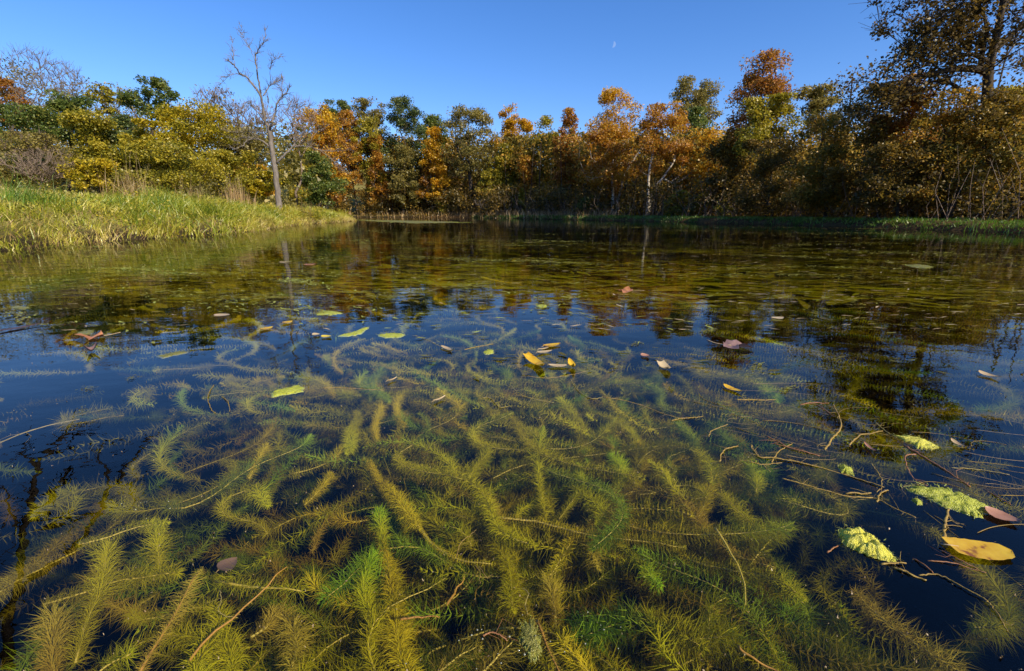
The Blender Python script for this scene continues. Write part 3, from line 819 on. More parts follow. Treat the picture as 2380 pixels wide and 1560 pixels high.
# ---- the dead tree on the bank
def dead_tree():
    Y = 22.0
    bpx = z2((250, 1180))[0]
    q = at_d(bpx[0], bpx[1], Y)
    base = np.array((q[0], Y, gz(q[0], Y) - 0.05))
    root = empty('dead_tree', base, 'tall leafless dead tree with pale forked trunk on the grassy bank', 'tree')
    rng = np.random.default_rng(5)
    S = [  # name, radius at start / end, points
        ('trunk', .24, .125, z2((252, 1180), (240, 1050), (230, 950), (215, 850), (200, 760), (192, 690), (188, 655))),
        ('limb', .115, .022, z2((188, 665), (165, 640), (155, 570), (140, 500), (120, 440), (80, 390), (40, 345), (0, 325), (-30, 280), (-60, 250), (-90, 235))),
        ('limb', .07, .010, z2((142, 505), (132, 430), (115, 350), (110, 300), (105, 260), (100, 205), (112, 180), (130, 150), (155, 110), (165, 60), (165, 33))),
        ('limb', .10, .018, z2((192, 690), (210, 640), (225, 580), (245, 510), (270, 475), (300, 450), (325, 408))),
        ('limb', .05, .012, z2((150, 468), (190, 410), (230, 380), (270, 365))),
        ('limb', .10, .014, z2((240, 905), (290, 850), (340, 800), (380, 740), (430, 715), (520, 690), (580, 655))),
        ('limb', .06, .010, z2((350, 795), (400, 795), (450, 800), (520, 820), (600, 825), (720, 820))),
        ('limb', .032, .008, z2((520, 820), (580, 870), (640, 930), (690, 970))),
        ('limb', .085, .012, z2((190, 795), (150, 765), (110, 750), (50, 755), (20, 790), (-45, 812))),
        ('limb', .05, .010, z2((165, 645), (120, 580), (80, 540), (45, 505))),
        ('limb', .03, .007, z2((178, 705), (120, 690), (60, 700), (-20, 705), (-120, 690))),
        ('limb', .028, .006, z2((0, 325), (-40, 325), (-80, 345), (-130, 400))),
        ('limb', .020, .005, z2((-30, 280), (-45, 200), (-50, 100))),
        ('limb', .024, .005, z2((105, 260), (85, 200), (60, 150), (30, 100), (10, 75), (12, 20))),
        ('limb', .022, .005, z2((200, 400), (195, 330), (200, 260), (240, 220), (282, 214))),
        ('limb', .022, .006, z2((272, 475), (272, 440), (275, 350))),
        ('limb', .030, .005, z2((247, 540), (275, 520), (330, 535), (400, 540), (480, 525))),
        ('limb', .026, .005, z2((60, 755), (30, 735), (-20, 760), (-60, 740))),
        ('limb', .022, .005, z2((210, 650), (175, 590), (185, 500), (170, 430))),
    ]
    depth = 0
    for i, (nm, r0, r1, pts) in enumerate(S):
        P = np.array([at_d(x, y, Y) for x, y in pts])
        if i == 0: P[0, 2] = base[2]
        else:
            dy = np.concatenate(([0], np.cumsum(rng.normal(0, 0.16, len(P) - 1)))) + np.linspace(0, rng.uniform(-0.8, 0.8), len(P))
            P = np.array([at_d(x, y, Y + e) for (x, y), e in zip(pts, dy)])
        C = catmull(P, 5)
        C[1:-1] += rng.normal(size=(len(C) - 2, 3)) * 0.012
        b = Bag()
        R = np.linspace(r0 * 0.54, r1 * 0.62, len(C))
        if i == 0: R[:3] *= (1.45, 1.2, 1.08)
        tube(b, C, R, 9 if i < 4 else 6)
        part = b.build(nm, BK['dead'], root, base)
        if i:
            t = Bag()
            k = 44 if i < 7 else 26
            s = rng.integers(len(C) // 3, len(C), k)
            dr = unit(np.gradient(C, axis=0))[s]
            d = unit(dr * 0.8 + rng.normal(size=(k, 3)) * 0.65 + np.array((0, 0, 0.4)))
            ln = rng.uniform(0.15, 0.55, k) * (1 - 0.6 * (s / len(C)) ** 3)
            p1 = C[s] + d * ln[:, None] * 0.55
            d2 = unit(d + rng.normal(size=(k, 3)) * 0.35 + np.array((0, 0, 0.2)))
            p2 = p1 + d2 * ln[:, None] * 0.5
            d3 = unit(d + rng.normal(size=(k, 3)) * 0.7)
            p3 = p1 + d3 * ln[:, None] * 0.4
            frusta(t, C[s], p1, np.full(k, .009), np.full(k, .0065), 3)
            frusta(t, p1, p2, np.full(k, .0065), np.full(k, .004), 3)
            frusta(t, p1, p3, np.full(k, .0055), np.full(k, .0035), 3)
            t.build('twigs', BK['dead'], part, base)
dead_tree()

# ---- a leafless tree outside the frame whose hanging limb shows as a reflection in the near water
def reflected_tree():
    rng = np.random.default_rng(12)
    base = np.array((-13.2, 7.2, gz(-13.2, 7.2) - 0.05))
    root = empty('bare_tree', base, 'leafless tree past the left edge, seen only mirrored in the near water', 'tree')
    b, c = Bag(), Bag()
    trunk = catmull([base, base + (0.2, 0.1, 2.2), base + (0.1, 0.3, 4.6), base + (0.6, 0.2, 7.0), base + (0.9, 0.5, 9.2)], 5)
    tube(b, trunk, np.linspace(0.3, 0.08, len(trunk)), 8)
    def mirror(x, y, t):
        d = pray(x, y); s = t / math.hypot(d[0], d[1])
        h = at_z(x, y, 0.0)
        k = t - math.hypot(h[0], h[1])
        u = d / math.hypot(d[0], d[1])
        return np.array((h[0] + u[0] * k, h[1] + u[1] * k, -u[2] * k))
    lim = [([(10, 1560), (30, 1440), (50, 1300), (62, 1230), (72, 1190), (80, 1130), (85, 1090), (110, 1060), (180, 1035)], .10, .03),
           ([(62, 1230), (40, 1215), (25, 1190), (20, 1160), (0, 1120)], .05, .015),
           ([(75, 1180), (110, 1160), (150, 1120), (170, 1090)], .07, .02),
           ([(72, 1200), (110, 1210), (160, 1205), (200, 1195)], .06, .02),
           ([(85, 1100), (65, 1070), (50, 1045), (60, 1020)], .05, .012),
           ([(110, 1060), (150, 1010), (190, 990)], .05, .012),
           ([(-20, 1480), (60, 1370), (160, 1290), (240, 1180), (260, 1140), (275, 1120), (330, 1040), (370, 1000)], .08, .02),
           ([(262, 1140), (245, 1100), (235, 1060), (240, 1030)], .04, .01),
           ([(268, 1125), (300, 1130), (320, 1110)], .03, .01)]
    for pts, r0, r1 in lim:
        P = catmull(np.array([mirror(x, y, 14.6) for x, y in pts]), 4)
        tube(c, P, np.linspace(r0, r1, len(P)), 6)
        k = 14
        s = rng.integers(2, len(P), k)
        d = unit(rng.normal(size=(k, 3)))
        frusta(c, P[s], P[s] + d * rng.uniform(0.2, 0.8, k)[:, None], np.full(k, .016), np.full(k, .006), 3)
    b.build('trunk', BK['dark'], root, base)
    c.build('branches', BK['dark'], root, base)
reflected_tree()

# ------------------------------------------------------------------ woods and undergrowth that read as one mass
def along_shore(i0, i1, n, rng, off):
    """points beside the shoreline between two polygon corners, off = distances inland"""
    P = POND[i0:i1 + 1]
    seg = np.linalg.norm(np.diff(P, axis=0), axis=1)
    s = np.concatenate(([0], np.cumsum(seg)))
    u = rng.uniform(0, s[-1], n)
    x = np.interp(u, s, P[:, 0]); y = np.interp(u, s, P[:, 1])
    k = np.clip(np.searchsorted(s, u) - 1, 0, len(seg) - 1)
    d = (P[k + 1] - P[k]) / seg[k][:, None]
    nrm = np.stack([d[:, 1], -d[:, 0]], 1)
    return np.stack([x, y], 1) + nrm * off[:, None]

def woods():
    rng = np.random.default_rng(21)
    b = Bag()
    n = 2250
    C = along_shore(6, 18, n, rng, rng.uniform(4, 14, n))
    top = 1.3 + 0.132 * C[:, 1]
    g0 = ground_z(C[:, 0], C[:, 1])
    Z = g0 + rng.uniform(0.0, 1, n) ** 1.1 * np.maximum(1.0, top - g0)
    k = 80
    ci = np.repeat(np.arange(n), k)
    L = np.stack([C[ci, 0], C[ci, 1], Z[ci]], 1) + np.clip(rng.normal(size=(n * k, 3)), -1.7, 1.7) * np.array((0.75, 0.75, 0.5))
    L[:, 2] = np.maximum(L[:, 2], ground_z(L[:, 0], L[:, 1]) + 0.05)
    tn = np.clip(np.repeat(rng.uniform(0, 1, n), k) * 0.8 + rng.normal(size=n * k) * 0.15, 0, 1)
    leaf_cards(b, L, 0.10 + 0.0030 * L[:, 1], tn, rng=rng, tri=True)
    w = b.build('woods', LM['autumn'])
    tag(w, 'brown and olive woods closing the gaps behind the shore trees', 'woods', kind='stuff')
    t = Bag()
    n = 140
    C = along_shore(7, 18, n, rng, rng.uniform(2.5, 15, n))
    z = ground_z(C[:, 0], C[:, 1]) - 0.05
    P0 = np.column_stack([C, z])
    P1 = P0 + np.column_stack([rng.normal(0, 0.45, n), rng.normal(0, 0.45, n), rng.uniform(2.5, 7, n)])
    frusta(t, P0, P1, rng.uniform(0.03, 0.09, n), rng.uniform(0.012, 0.03, n), 5)
    w = t.build('woods_stems', BK['dark'])
    tag(w, 'thin dark stems crowding the woods behind the shore', 'woods', kind='stuff')
woods()

def left_woods():
    rng = np.random.default_rng(22)
    b = Bag()
    n = 1200
    x = rng.uniform(-70, -12, n); y = rng.uniform(27, 62, n)
    sel = pond_sd(x, y) > 2.5
    x, y = x[sel], y[sel]; n = len(x)
    Z = ground_z(x, y) + rng.uniform(0.0, 1, n) ** 1.2 * (0.8 + 0.135 * y)
    k = 60
    ci = np.repeat(np.arange(n), k)
    L = np.stack([x[ci], y[ci], Z[ci]], 1) + np.clip(rng.normal(size=(n * k, 3)), -1.7, 1.7) * np.array((0.9, 0.9, 0.5))
    L[:, 2] = np.maximum(L[:, 2], ground_z(L[:, 0], L[:, 1]) + 0.05)
    tn = np.clip(np.repeat(rng.uniform(0, 1, n), k) * 0.8 + rng.normal(size=n * k) * 0.15, 0, 1)
    leaf_cards(b, L, 0.24, tn, tri=True, rng=rng)
    w = b.build('woods', LM['olive'])
    tag(w, 'olive woods beyond the bushes of the grassy bank', 'woods', kind='stuff')
left_woods()

def undergrowth():
    rng = np.random.default_rng(23)
    b, t = Bag(), Bag()
    n = 1150
    off = rng.uniform(1.3, 5.0, n)
    C = along_shore(7, 18, n, rng, off)
    far = C[:, 1] > 46
    C = np.where(far[:, None], along_shore(13, 18, n, rng, rng.uniform(0.3, 4.0, n)), C)
    Z = ground_z(C[:, 0], C[:, 1]) + rng.uniform(0.05, 1.0, n) ** 1.2 * (1.5 + 0.022 * C[:, 1])
    k = 42
    ci = np.repeat(np.arange(n), k)
    L = np.stack([C[ci, 0], C[ci, 1], Z[ci]], 1) + rng.normal(size=(n * k, 3)) * np.array((0.36, 0.36, 0.28))
    L[:, 2] = np.maximum(L[:, 2], ground_z(L[:, 0], L[:, 1]) + 0.03)
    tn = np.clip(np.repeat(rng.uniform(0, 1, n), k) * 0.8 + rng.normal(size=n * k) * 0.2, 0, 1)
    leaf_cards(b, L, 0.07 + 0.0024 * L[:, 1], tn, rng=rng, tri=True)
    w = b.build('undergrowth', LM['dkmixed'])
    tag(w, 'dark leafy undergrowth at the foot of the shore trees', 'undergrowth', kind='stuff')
    n = 1100
    off = rng.uniform(0.9, 4.5, n)
    C = along_shore(7, 18, n, rng, off)
    z = ground_z(C[:, 0], C[:, 1]) - 0.03
    P0 = np.column_stack([C, z])
    h = rng.uniform(0.5, 2.4, n)
    P1 = P0 + np.column_stack([rng.normal(0, 0.3, n), rng.normal(0, 0.3, n), h * 0.6])
    P2 = P1 + np.column_stack([rng.normal(0, 0.35, n), rng.normal(0, 0.35, n), h * 0.5])
    r = 0.004 + 0.00018 * C[:, 1]
    frusta(t, P0, P1, r * 1.6, r * 1.1, 3); frusta(t, P1, P2, r * 1.1, r * 0.5, 3)
    w = t.build('brush', BK['twig'])
    tag(w, 'dry leafless brush standing along the wooded shore', 'brush', kind='stuff')
undergrowth()

# small bushes one can tell apart on the far and right waterline
GS = 'small bushes on the wooded waterline'
tree('mullein_bush', 'slim yellow-green spiky bush at the far waterline, under the golden spire', 1190, 447, 22, 50.6, 'yolive', 'oval', ybot=500, cat='bush', group=GS)
tree('mullein_bush', 'taller of two slim yellow-green bushes at the far waterline', 1214, 440, 20, 49.2, 'yolive', 'oval', ybot=500, cat='bush', group=GS)
tree('yellow_green_bush', 'yellow-green bush beside the small sycamore with pale stems', 1030, 465, 52, 56.8, 'yolive', 'round', ybot=500, cat='bush', group=GS)
tree('yellow_bush', 'little bright yellow bush on the grassy right shore strip', 1462, 480, 46, 35.6, 'yellow', 'wall', ybot=500, cat='bush', group=GS)
tree('green_bush', 'small dull green bush left of the little yellow bush', 1372, 455, 70, 38.6, 'green', 'wall', ybot=502, cat='bush', group=GS, dens=0.7)
tree('tan_bush', 'sunlit tan-gold brush patch right of the white sycamore trunk', 1600, 445, 100, 31.0, 'yolive', 'wall', ybot=500, cat='bush', group=GS, dens=0.8, bark='twig', twig=2)
tree('tan_bush', 'low straw-coloured brush patch at the shore below the dark brown-gold tree', 1685, 468, 46, 27.2, 'yolive', 'wall', ybot=505, cat='bush', group=GS, dens=0.7, bark='twig', twig=2)
bare_tree('bare_shrub', 'grey leafless shrub fan at the far shore under the russet trees', 1300, 440, 66, 44.0, ybot=470, npts=110, bark='grey', cat='shrub', group=GS, fork=0.1, trunk_r=0.04, leaves=('olive', 120, 0.13))
bare_tree('bare_shrub', 'pale twiggy shrub at the far shore left of the mullein bushes', 1125, 462, 60, 52.0, ybot=480, npts=100, bark='grey', cat='shrub', group=GS, fork=0.1, trunk_r=0.04)

# ------------------------------------------------------------------ grass
def blades(bag, P, h, lean, width, rng, tone, segs=3, droop=0.6):
    """bent tapering grass blades; lean (n,2) is the sideways reach as a share of the height"""
    n = len(P)
    u = np.column_stack([lean, np.zeros(n)])
    th = rng.uniform(0, math.pi, n)
    side = np.column_stack([np.cos(th), np.sin(th), np.zeros(n)])
    rows = []
    for i in range(segs + 1):
        t = i / segs
        c = P + u * (h * (t ** 1.6))[:, None] + np.column_stack([np.zeros(n), np.zeros(n), h * (t - droop * 0.5 * np.linalg.norm(lean, axis=1) * t ** 2.4)])
        w = width * (1 - t ** 1.5) * 0.5
        if i < segs:
            rows += [c - side * w[:, None], c + side * w[:, None]]
        else:
            rows += [c]
    V = np.stack(rows, 1)
    m_ = V.shape[1]
    base = (np.arange(n) * m_)[:, None]
    q = []
    for i in range(segs - 1):
        q.append(base + np.array([[2 * i, 2 * i + 1, 2 * i + 3, 2 * i + 2]]))
    t_ = base + np.array([[2 * segs - 2, 2 * segs - 1, 2 * segs]])
    bag.add(V.reshape(-1, 3), quads=np.concatenate(q), tris=t_, tone=np.repeat(tone, m_))

GRASS = leaf_mat('bank_grass_blade', [(0.13, 0.22, 0.012), (0.36, 0.40, 0.022), (0.55, 0.50, 0.05), (0.64, 0.52, 0.14)], trans=0.35, gloss=0.07)
STRAW = leaf_mat('straw_blade', [(0.26, 0.15, 0.05), (0.42, 0.27, 0.10), (0.56, 0.42, 0.20)], trans=0.3, gloss=0.05)
GREEN = leaf_mat('shore_grass_blade', [(0.06, 0.14, 0.012), (0.14, 0.27, 0.02), (0.26, 0.37, 0.035)], trans=0.4, gloss=0.06)
MOWN = leaf_mat('mown_grass_blade', [(0.24, 0.22, 0.035), (0.38, 0.33, 0.075), (0.48, 0.38, 0.13)], trans=0.3, gloss=0.04)

def bank_grass():
    rng = np.random.default_rng(31)
    b = Bag()
    n = 760                                    # tussocks
    off = rng.uniform(0.0, 1.0, n) ** 1.35 * 3.0 - 0.12
    C = along_shore(23, 34, n, rng, off)
    r = np.hypot(C[:, 0], C[:, 1])
    k = 62
    ci = np.repeat(np.arange(n), k)
    P = C[ci] + rng.normal(size=(n * k, 2)) * 0.15
    d = pond_sd(P[:, 0], P[:, 1])
    ok = d > -0.07
    P, ci, d = P[ok], ci[ok], d[ok]
    N = len(P)
    hh = rng.uniform(0.14, 0.50, n) * (0.62 + 0.38 * smooth(7, 12, C[:, 1])) * np.where(off < 0.3, 0.7, 1.0) * np.where((off > 1.3) & (C[:, 1] < 12), 0.5, 1.0)
    h = hh[ci] * rng.uniform(0.6, 1.3, N)
    tl = rng.normal(size=(n, 2)) * 0.35 + np.array((0.28, -0.06))
    lean = tl[ci] + rng.normal(size=(N, 2)) * 0.45
    tn_t = rng.beta(2, 2.2, n) * 0.75 + 0.12 * np.sin(C[:, 1] * 0.9) + smooth(12, 24, C[:, 1]) * 0.16
    tn = np.clip(tn_t[ci] + rng.normal(size=N) * 0.13 + np.where(d < 0.25, 0.28, 0), 0, 1)
    Z = ground_z(P[:, 0], P[:, 1])
    blades(b, np.column_stack([P, Z - 0.02]), h, lean, (0.007 + 0.0007 * r[ci]) * rng.uniform(0.7, 1.3, N), rng, tn)
    o = b.build('bank_grass', GRASS)
    tag(o, 'long yellow-green sedge grass draping down the left bank', 'grass', kind='stuff')
    # broad-leaved weeds mixed into the grass
    wd = Bag()
    n = 210
    C = along_shore(23, 34, n, rng, rng.uniform(0.1, 2.4, n))
    k = 46
    ci = np.repeat(np.arange(n), k)
    P = C[ci] + np.clip(rng.normal(size=(n * k, 2)), -1.6, 1.6) * 0.16
    Z = ground_z(P[:, 0], P[:, 1]) + rng.uniform(0.02, 1, n * k) * np.repeat(rng.uniform(0.18, 0.48, n), k)
    leaf_cards(wd, np.column_stack([P, Z]), 0.028 + 0.0022 * P[:, 1], np.clip(np.repeat(rng.uniform(0, 1, n), k) + rng.normal(size=n * k) * 0.15, 0, 1), rng=rng)
    o = wd.build('bank_weeds', LM['yolive'])
    tag(o, 'small broad-leaved weeds mixed through the bank grass', 'weeds', kind='stuff')
    # dry thatch hanging to the waterline
    t = Bag()
    n = 4600
    C = along_shore(23, 34, n, rng, rng.uniform(-0.10, 0.9, n) ** 1.0)
    Z = np.maximum(ground_z(C[:, 0], C[:, 1]), -0.02)
    lean = rng.normal(size=(n, 2)) * 0.9 + np.array((0.5, 0))
    blades(t, np.column_stack([C, Z]), rng.uniform(0.10, 0.28, n), lean, 0.005 + 0.0006 * np.hypot(C[:, 0], C[:, 1]), rng, rng.uniform(0, 1, n), droop=1.0)
    o = t.build('dry_thatch', STRAW)
    tag(o, 'dry tan grass thatch hanging at the left waterline', 'grass', kind='stuff')
    # field behind
    f = Bag()
    n = 16000
    x = rng.uniform(-34, -9, n); y = rng.uniform(5, 24, n)
    d = pond_sd(x, y)
    ok = (d > 2.2) & (x > -1.6 * y - 4)
    x, y = x[ok], y[ok]; n = len(x)
    blades(f, np.column_stack([x, y, ground_z(x, y) - 0.01]), rng.uniform(0.05, 0.15, n), rng.normal(size=(n, 2)) * 0.5, 0.02 + 0.0012 * np.hypot(x, y), rng, rng.uniform(0, 1, n), segs=2)
    o = f.build('field_grass', MOWN)
    tag(o, 'short pale mown grass of the field behind the left bank', 'grass', kind='stuff')
bank_grass()

def clump(name, label, px, py_base, Y, hgt, cnt, mat, spreadr=0.25, lean=(0.1, 0.0), stiff=0.25, wid=0.012, group=None, seed=1):
    rng = np.random.default_rng(seed)
    q = at_d(px, py_base, Y)
    base = np.array((q[0], Y, gz(q[0], Y)))
    root = empty(name, base, label, 'grass clump', group)
    b = Bag()
    P = base[:2] + rng.normal(size=(cnt, 2)) * spreadr
    Z = ground_z(P[:, 0], P[:, 1]) - 0.02
    blades(b, np.column_stack([P, Z]), hgt * rng.uniform(0.55, 1.1, cnt), rng.normal(size=(cnt, 2)) * stiff + np.array(lean), wid * rng.uniform(0.6, 1.3, cnt), rng, rng.uniform(0, 1, cnt), segs=4)
    b.build('blades', mat, root, base)
    s = Bag()
    k = max(4, cnt // 14)
    P = base[:2] + rng.normal(size=(k, 2)) * spreadr * 0.7
    Z = ground_z(P[:, 0], P[:, 1])
    tip = np.column_stack([P, Z]) + np.column_stack([rng.normal(lean[0], stiff * 0.6, k) * hgt, rng.normal(0, stiff * 0.6, k) * hgt, rng.uniform(0.9, 1.35, k) * hgt])
    frusta(s, np.column_stack([P, Z]), tip, np.full(k, wid * 0.4), np.full(k, wid * 0.2), 3, tone=0.8)
    s.build('stalks', mat, root, base)
GG = 'tall dry grass clumps on the left bank'
clump('tall_grass_clump', 'russet-tan plume of tall dry grass left of the dead tree', 556, 470, 18.5, 1.05, 240, STRAW, 0.22, (0.0, 0), 0.10, 0.016, GG, 2)
clump('tall_grass_clump', 'pale straw-coloured stalks standing up at the middle of the bank', 298, 450, 12.5, 0.95, 150, STRAW, 0.25, (0.12, 0), 0.28, 0.010, GG, 3)
clump('tall_grass_clump', 'thin pale stalks standing right of the straw-coloured clump', 440, 455, 15.5, 0.75, 90, STRAW, 0.3, (0.15, 0), 0.25, 0.011, GG, 4)
clump('tall_grass_clump', 'deep green grass tuft at the left part of the bank', 70, 470, 9.3, 0.5, 260, GREEN, 0.3, (0.3, -0.1), 0.45, 0.012, GG, 5)
clump('tall_grass_clump', 'deep green leafy tuft on the bank slope below the pale stalks', 390, 500, 11.6, 0.45, 200, GREEN, 0.16, (0.1, -0.1), 0.5, 0.014, GG, 6)
clump('tall_grass_clump', 'small tan grass tuft right of the dead tree on the bank tip', 702, 485, 24.5, 0.65, 120, STRAW, 0.35, (0.2, 0), 0.3, 0.018, GG, 7)

def shore_grass():
    rng = np.random.default_rng(33)
    b = Bag()
    n = 1100
    off = rng.uniform(0, 1, n) * 1.9 - 0.05
    C = along_shore(5, 14, n, rng, off)
    k = 26
    ci = np.repeat(np.arange(n), k)
    P = C[ci] + rng.normal(size=(n * k, 2)) * 0.16
    ok = pond_sd(P[:, 0], P[:, 1]) > -0.05
    P, ci = P[ok], ci[ok]
    N = len(P)
    r = np.hypot(P[:, 0], P[:, 1])
    hh = np.where(off < 0.4, rng.uniform(0.07, 0.17, n), rng.uniform(0.05, 0.11, n)) * np.where(rng.uniform(size=n) < 0.12, 1.7, 1)
    tn = np.clip(rng.beta(2, 2, n)[ci] * 0.8 + rng.normal(size=N) * 0.15, 0, 1)
    lean = (rng.normal(size=(n, 2)) * 0.3 + np.array((-0.35, -0.1)))[ci] + rng.normal(size=(N, 2)) * 0.4
    blades(b, np.column_stack([P, ground_z(P[:, 0], P[:, 1]) - 0.01]), hh[ci] * rng.uniform(0.6, 1.3, N), lean, 0.006 + 0.0008 * r, rng, tn, segs=2)
    o = b.build('shore_grass', GREEN)
    tag(o, 'bright green grass strip edging the right shore', 'grass', kind='stuff')
    t = Bag()
    n = 2000
    C = along_shore(11, 18, n, rng, rng.uniform(-0.1, 2.2, n))
    lean = rng.normal(size=(n, 2)) * 0.4
    blades(t, np.column_stack([C, ground_z(C[:, 0], C[:, 1]) - 0.02]), rng.uniform(0.2, 0.9, n), lean, 0.01 + 0.0008 * C[:, 1], rng, rng.uniform(0, 1, n), segs=2)
    o = t.build('dry_shore_grass', STRAW)
    tag(o, 'dry tan grass fringing the far waterline', 'grass', kind='stuff')
shore_grass()

# ------------------------------------------------------------------ watermilfoil under the surface
def weed_mat(name, stops):
    return leaf_mat(name, stops, trans=0.30, gloss=0.0)
WEED = {
    'olive': weed_mat('milfoil_olive', [(0.24, 0.19, 0.008), (0.38, 0.34, 0.010), (0.38, 0.40, 0.012), (0.24, 0.42, 0.016)]),
    'gold':  weed_mat('milfoil_gold',  [(0.38, 0.26, 0.010), (0.50, 0.39, 0.014), (0.50, 0.44, 0.02), (0.38, 0.45, 0.02)]),
    'green': weed_mat('milfoil_green', [(0.18, 0.18, 0.015), (0.21, 0.27, 0.018), (0.21, 0.33, 0.018), (0.23, 0.40, 0.02)]),
    'brown': weed_mat('milfoil_brown', [(0.24, 0.15, 0.02), (0.33, 0.24, 0.028), (0.37, 0.30, 0.035), (0.36, 0.33, 0.035)]),
}
STEMM = {
    'olive': bark_mat('milfoil_stem_olive', (0.34, 0.27, 0.05), (0.48, 0.38, 0.08), 30, 0.6, 0.3, 0.2, 1),
    'orange': bark_mat('milfoil_stem_orange', (0.20, 0.10, 0.02), (0.42, 0.22, 0.035), 30, 0.6, 0.3, 0.2, 1),
}

def frond(bagl, bags, P, diam, rng, spacing=0.0062, per=30, sweep=0.34, full=1.0, lo=0.0, hi=1.0, stem_r=0.0013, width=0.0006, lod=2, zmax=-0.0025):
    """a stem with whorls of fine curved leaves; full < 1 thins the leaves, lo..hi is the tone from root to tip"""
    C, Ln = resample(P, spacing)
    n = len(C)
    d = unit(np.gradient(C, axis=0))
    a, b = perp(d)
    s = np.linspace(0, 1, n)
    k = max(2, int(per * full))
    th = (np.arange(k)[None, :] * 2 * math.pi / k + rng.uniform(0, 6.283, n)[:, None] + rng.normal(size=(n, k)) * 0.15)
    rad = np.cos(th)[..., None] * a[:, None, :] + np.sin(th)[..., None] * b[:, None, :]
    prof = np.clip(0.55 + 0.6 * s, 0, 1) * np.clip((1.02 - s) * 9, 0.28, 1)
    prof = prof * (0.84 + 0.16 * np.sin(s * rng.uniform(6, 22) + rng.uniform(0, 6))) * rng.uniform(0.85, 1.1, n) * np.where(rng.uniform(size=n) < 0.04, 0.5, 1)
    ln = 0.55 * diam * prof[:, None] * rng.uniform(0.55, 1.12, (n, k))
    sw = sweep * (1 + 1.6 * np.clip((s - 0.9) * 10, 0, 1))[:, None] * rng.uniform(0.6, 1.4, (n, k))
    base = C[:, None, :] + rad * stem_r * 0.7
    dr0 = unit(rad + d[:, None, :] * sw[..., None] * 0.45 + rng.normal(size=(n, k, 3)) * 0.12)
    mid = base + dr0 * (ln * 0.55)[..., None]
    dr1 = unit(dr0 + d[:, None, :] * sw[..., None] * 0.75 + rng.normal(size=(n, k, 3)) * 0.42 + np.array((0, 0, -0.15)))
    tip = mid + dr1 * (ln * 0.5)[..., None]
    tang = unit(np.cross(dr0, d[:, None, :] + rng.normal(size=(n, k, 3)) * 0.3))
    w = (width * rng.uniform(0.7, 1.3, (n, k)))[..., None]
    mid[..., 2] = np.minimum(mid[..., 2], zmax); tip[..., 2] = np.minimum(tip[..., 2], zmax + rng.uniform(-.003, .001, (n, k)))
    tone = lo + (hi - lo) * s[:, None] + rng.normal(size=(n, k)) * 0.07
    if lod == 2:
        V = np.stack([base - tang * w * 0.45, base + tang * w * 0.45, mid - tang * w * 0.5, mid + tang * w * 0.5, tip], 2).reshape(-1, 5, 3)
        m_ = len(V)
        bs = (np.arange(m_) * 5)[:, None]
        bagl.add(V.reshape(-1, 3), quads=bs + np.array([[0, 1, 3, 2]]), tris=bs + np.array([[2, 3, 4]]), tone=np.repeat(np.clip(tone, 0, 1).ravel(), 5))
    else:
        V = np.stack([base - tang * w * 0.6, base + tang * w * 0.6, tip], 2).reshape(-1, 3, 3)
        m_ = len(V)
        bagl.add(V.reshape(-1, 3), tris=np.arange(m_ * 3).reshape(-1, 3), tone=np.repeat(np.clip(tone, 0, 1).ravel(), 3))
    if bags is not None:
        q = C[::4] if len(C) > 12 else C
        tube(bags, q, np.linspace(stem_r * 1.25, stem_r * 0.5, len(q)), 5)

def weed_path(pts, z0, z1_, rng=None, wig=0.0):
    P = np.array([at_z(x, y, z0 + (z1_ - z0) * i / max(1, len(pts) - 1)) for i, (x, y) in enumerate(pts)])
    C = catmull(P, 6)
    if rng is not None and wig:
        C[1:-1] += np.cumsum(rng.normal(size=(len(C) - 2, 3)) * np.array((1, 1, 0.4)) * wig, axis=0) * 0.5
    return C

def q4(*p): return [(x * .3385, 1032 + y * .3385) for x, y in p]
def q5(*p): return [(790.3 + x * .3385, 1032 + y * .3385) for x, y in p]
def q6(*p): return [(1580.5 + x * .3385, 1032 + y * .3385) for x, y in p]
def q3(*p): return [(1580.5 + x * .336, 520.6 + y * .336) for x, y in p]
def q2(*p): return [(790.3 + x * .336, 520.6 + y * .336) for x, y in p]
def q1(*p): return [(x * .336, 520.6 + y * .336) for x, y in p]

GW = 'watermilfoil strands under the surface'
wrng = np.random.default_rng(41)
def strand(label, pts, diam, mat, z0=-0.042, z1_=-0.030, full=1.0, lo=0.2, hi=0.8, stem='olive', sweep=0.34, stem_r=0.0014, spacing=0.0058, width=0.0006, zmax=-0.0025):
    P = weed_path(pts, z0, z1_, wrng, 0.0012 if full > 0.45 else 0.0026)
    root = empty('watermilfoil', P[0], label, 'water plant', GW)
    bl, bs = Bag(), Bag()
    frond(bl, bs, P, diam * 1.14, wrng, spacing=spacing * 0.84, full=full, lo=lo, hi=hi, sweep=sweep, stem_r=stem_r, width=width, zmax=zmax)
    bs.build('stem', STEMM[stem], root, P[0])
    bl.build('leaves', WEED[mat], root, P[0])

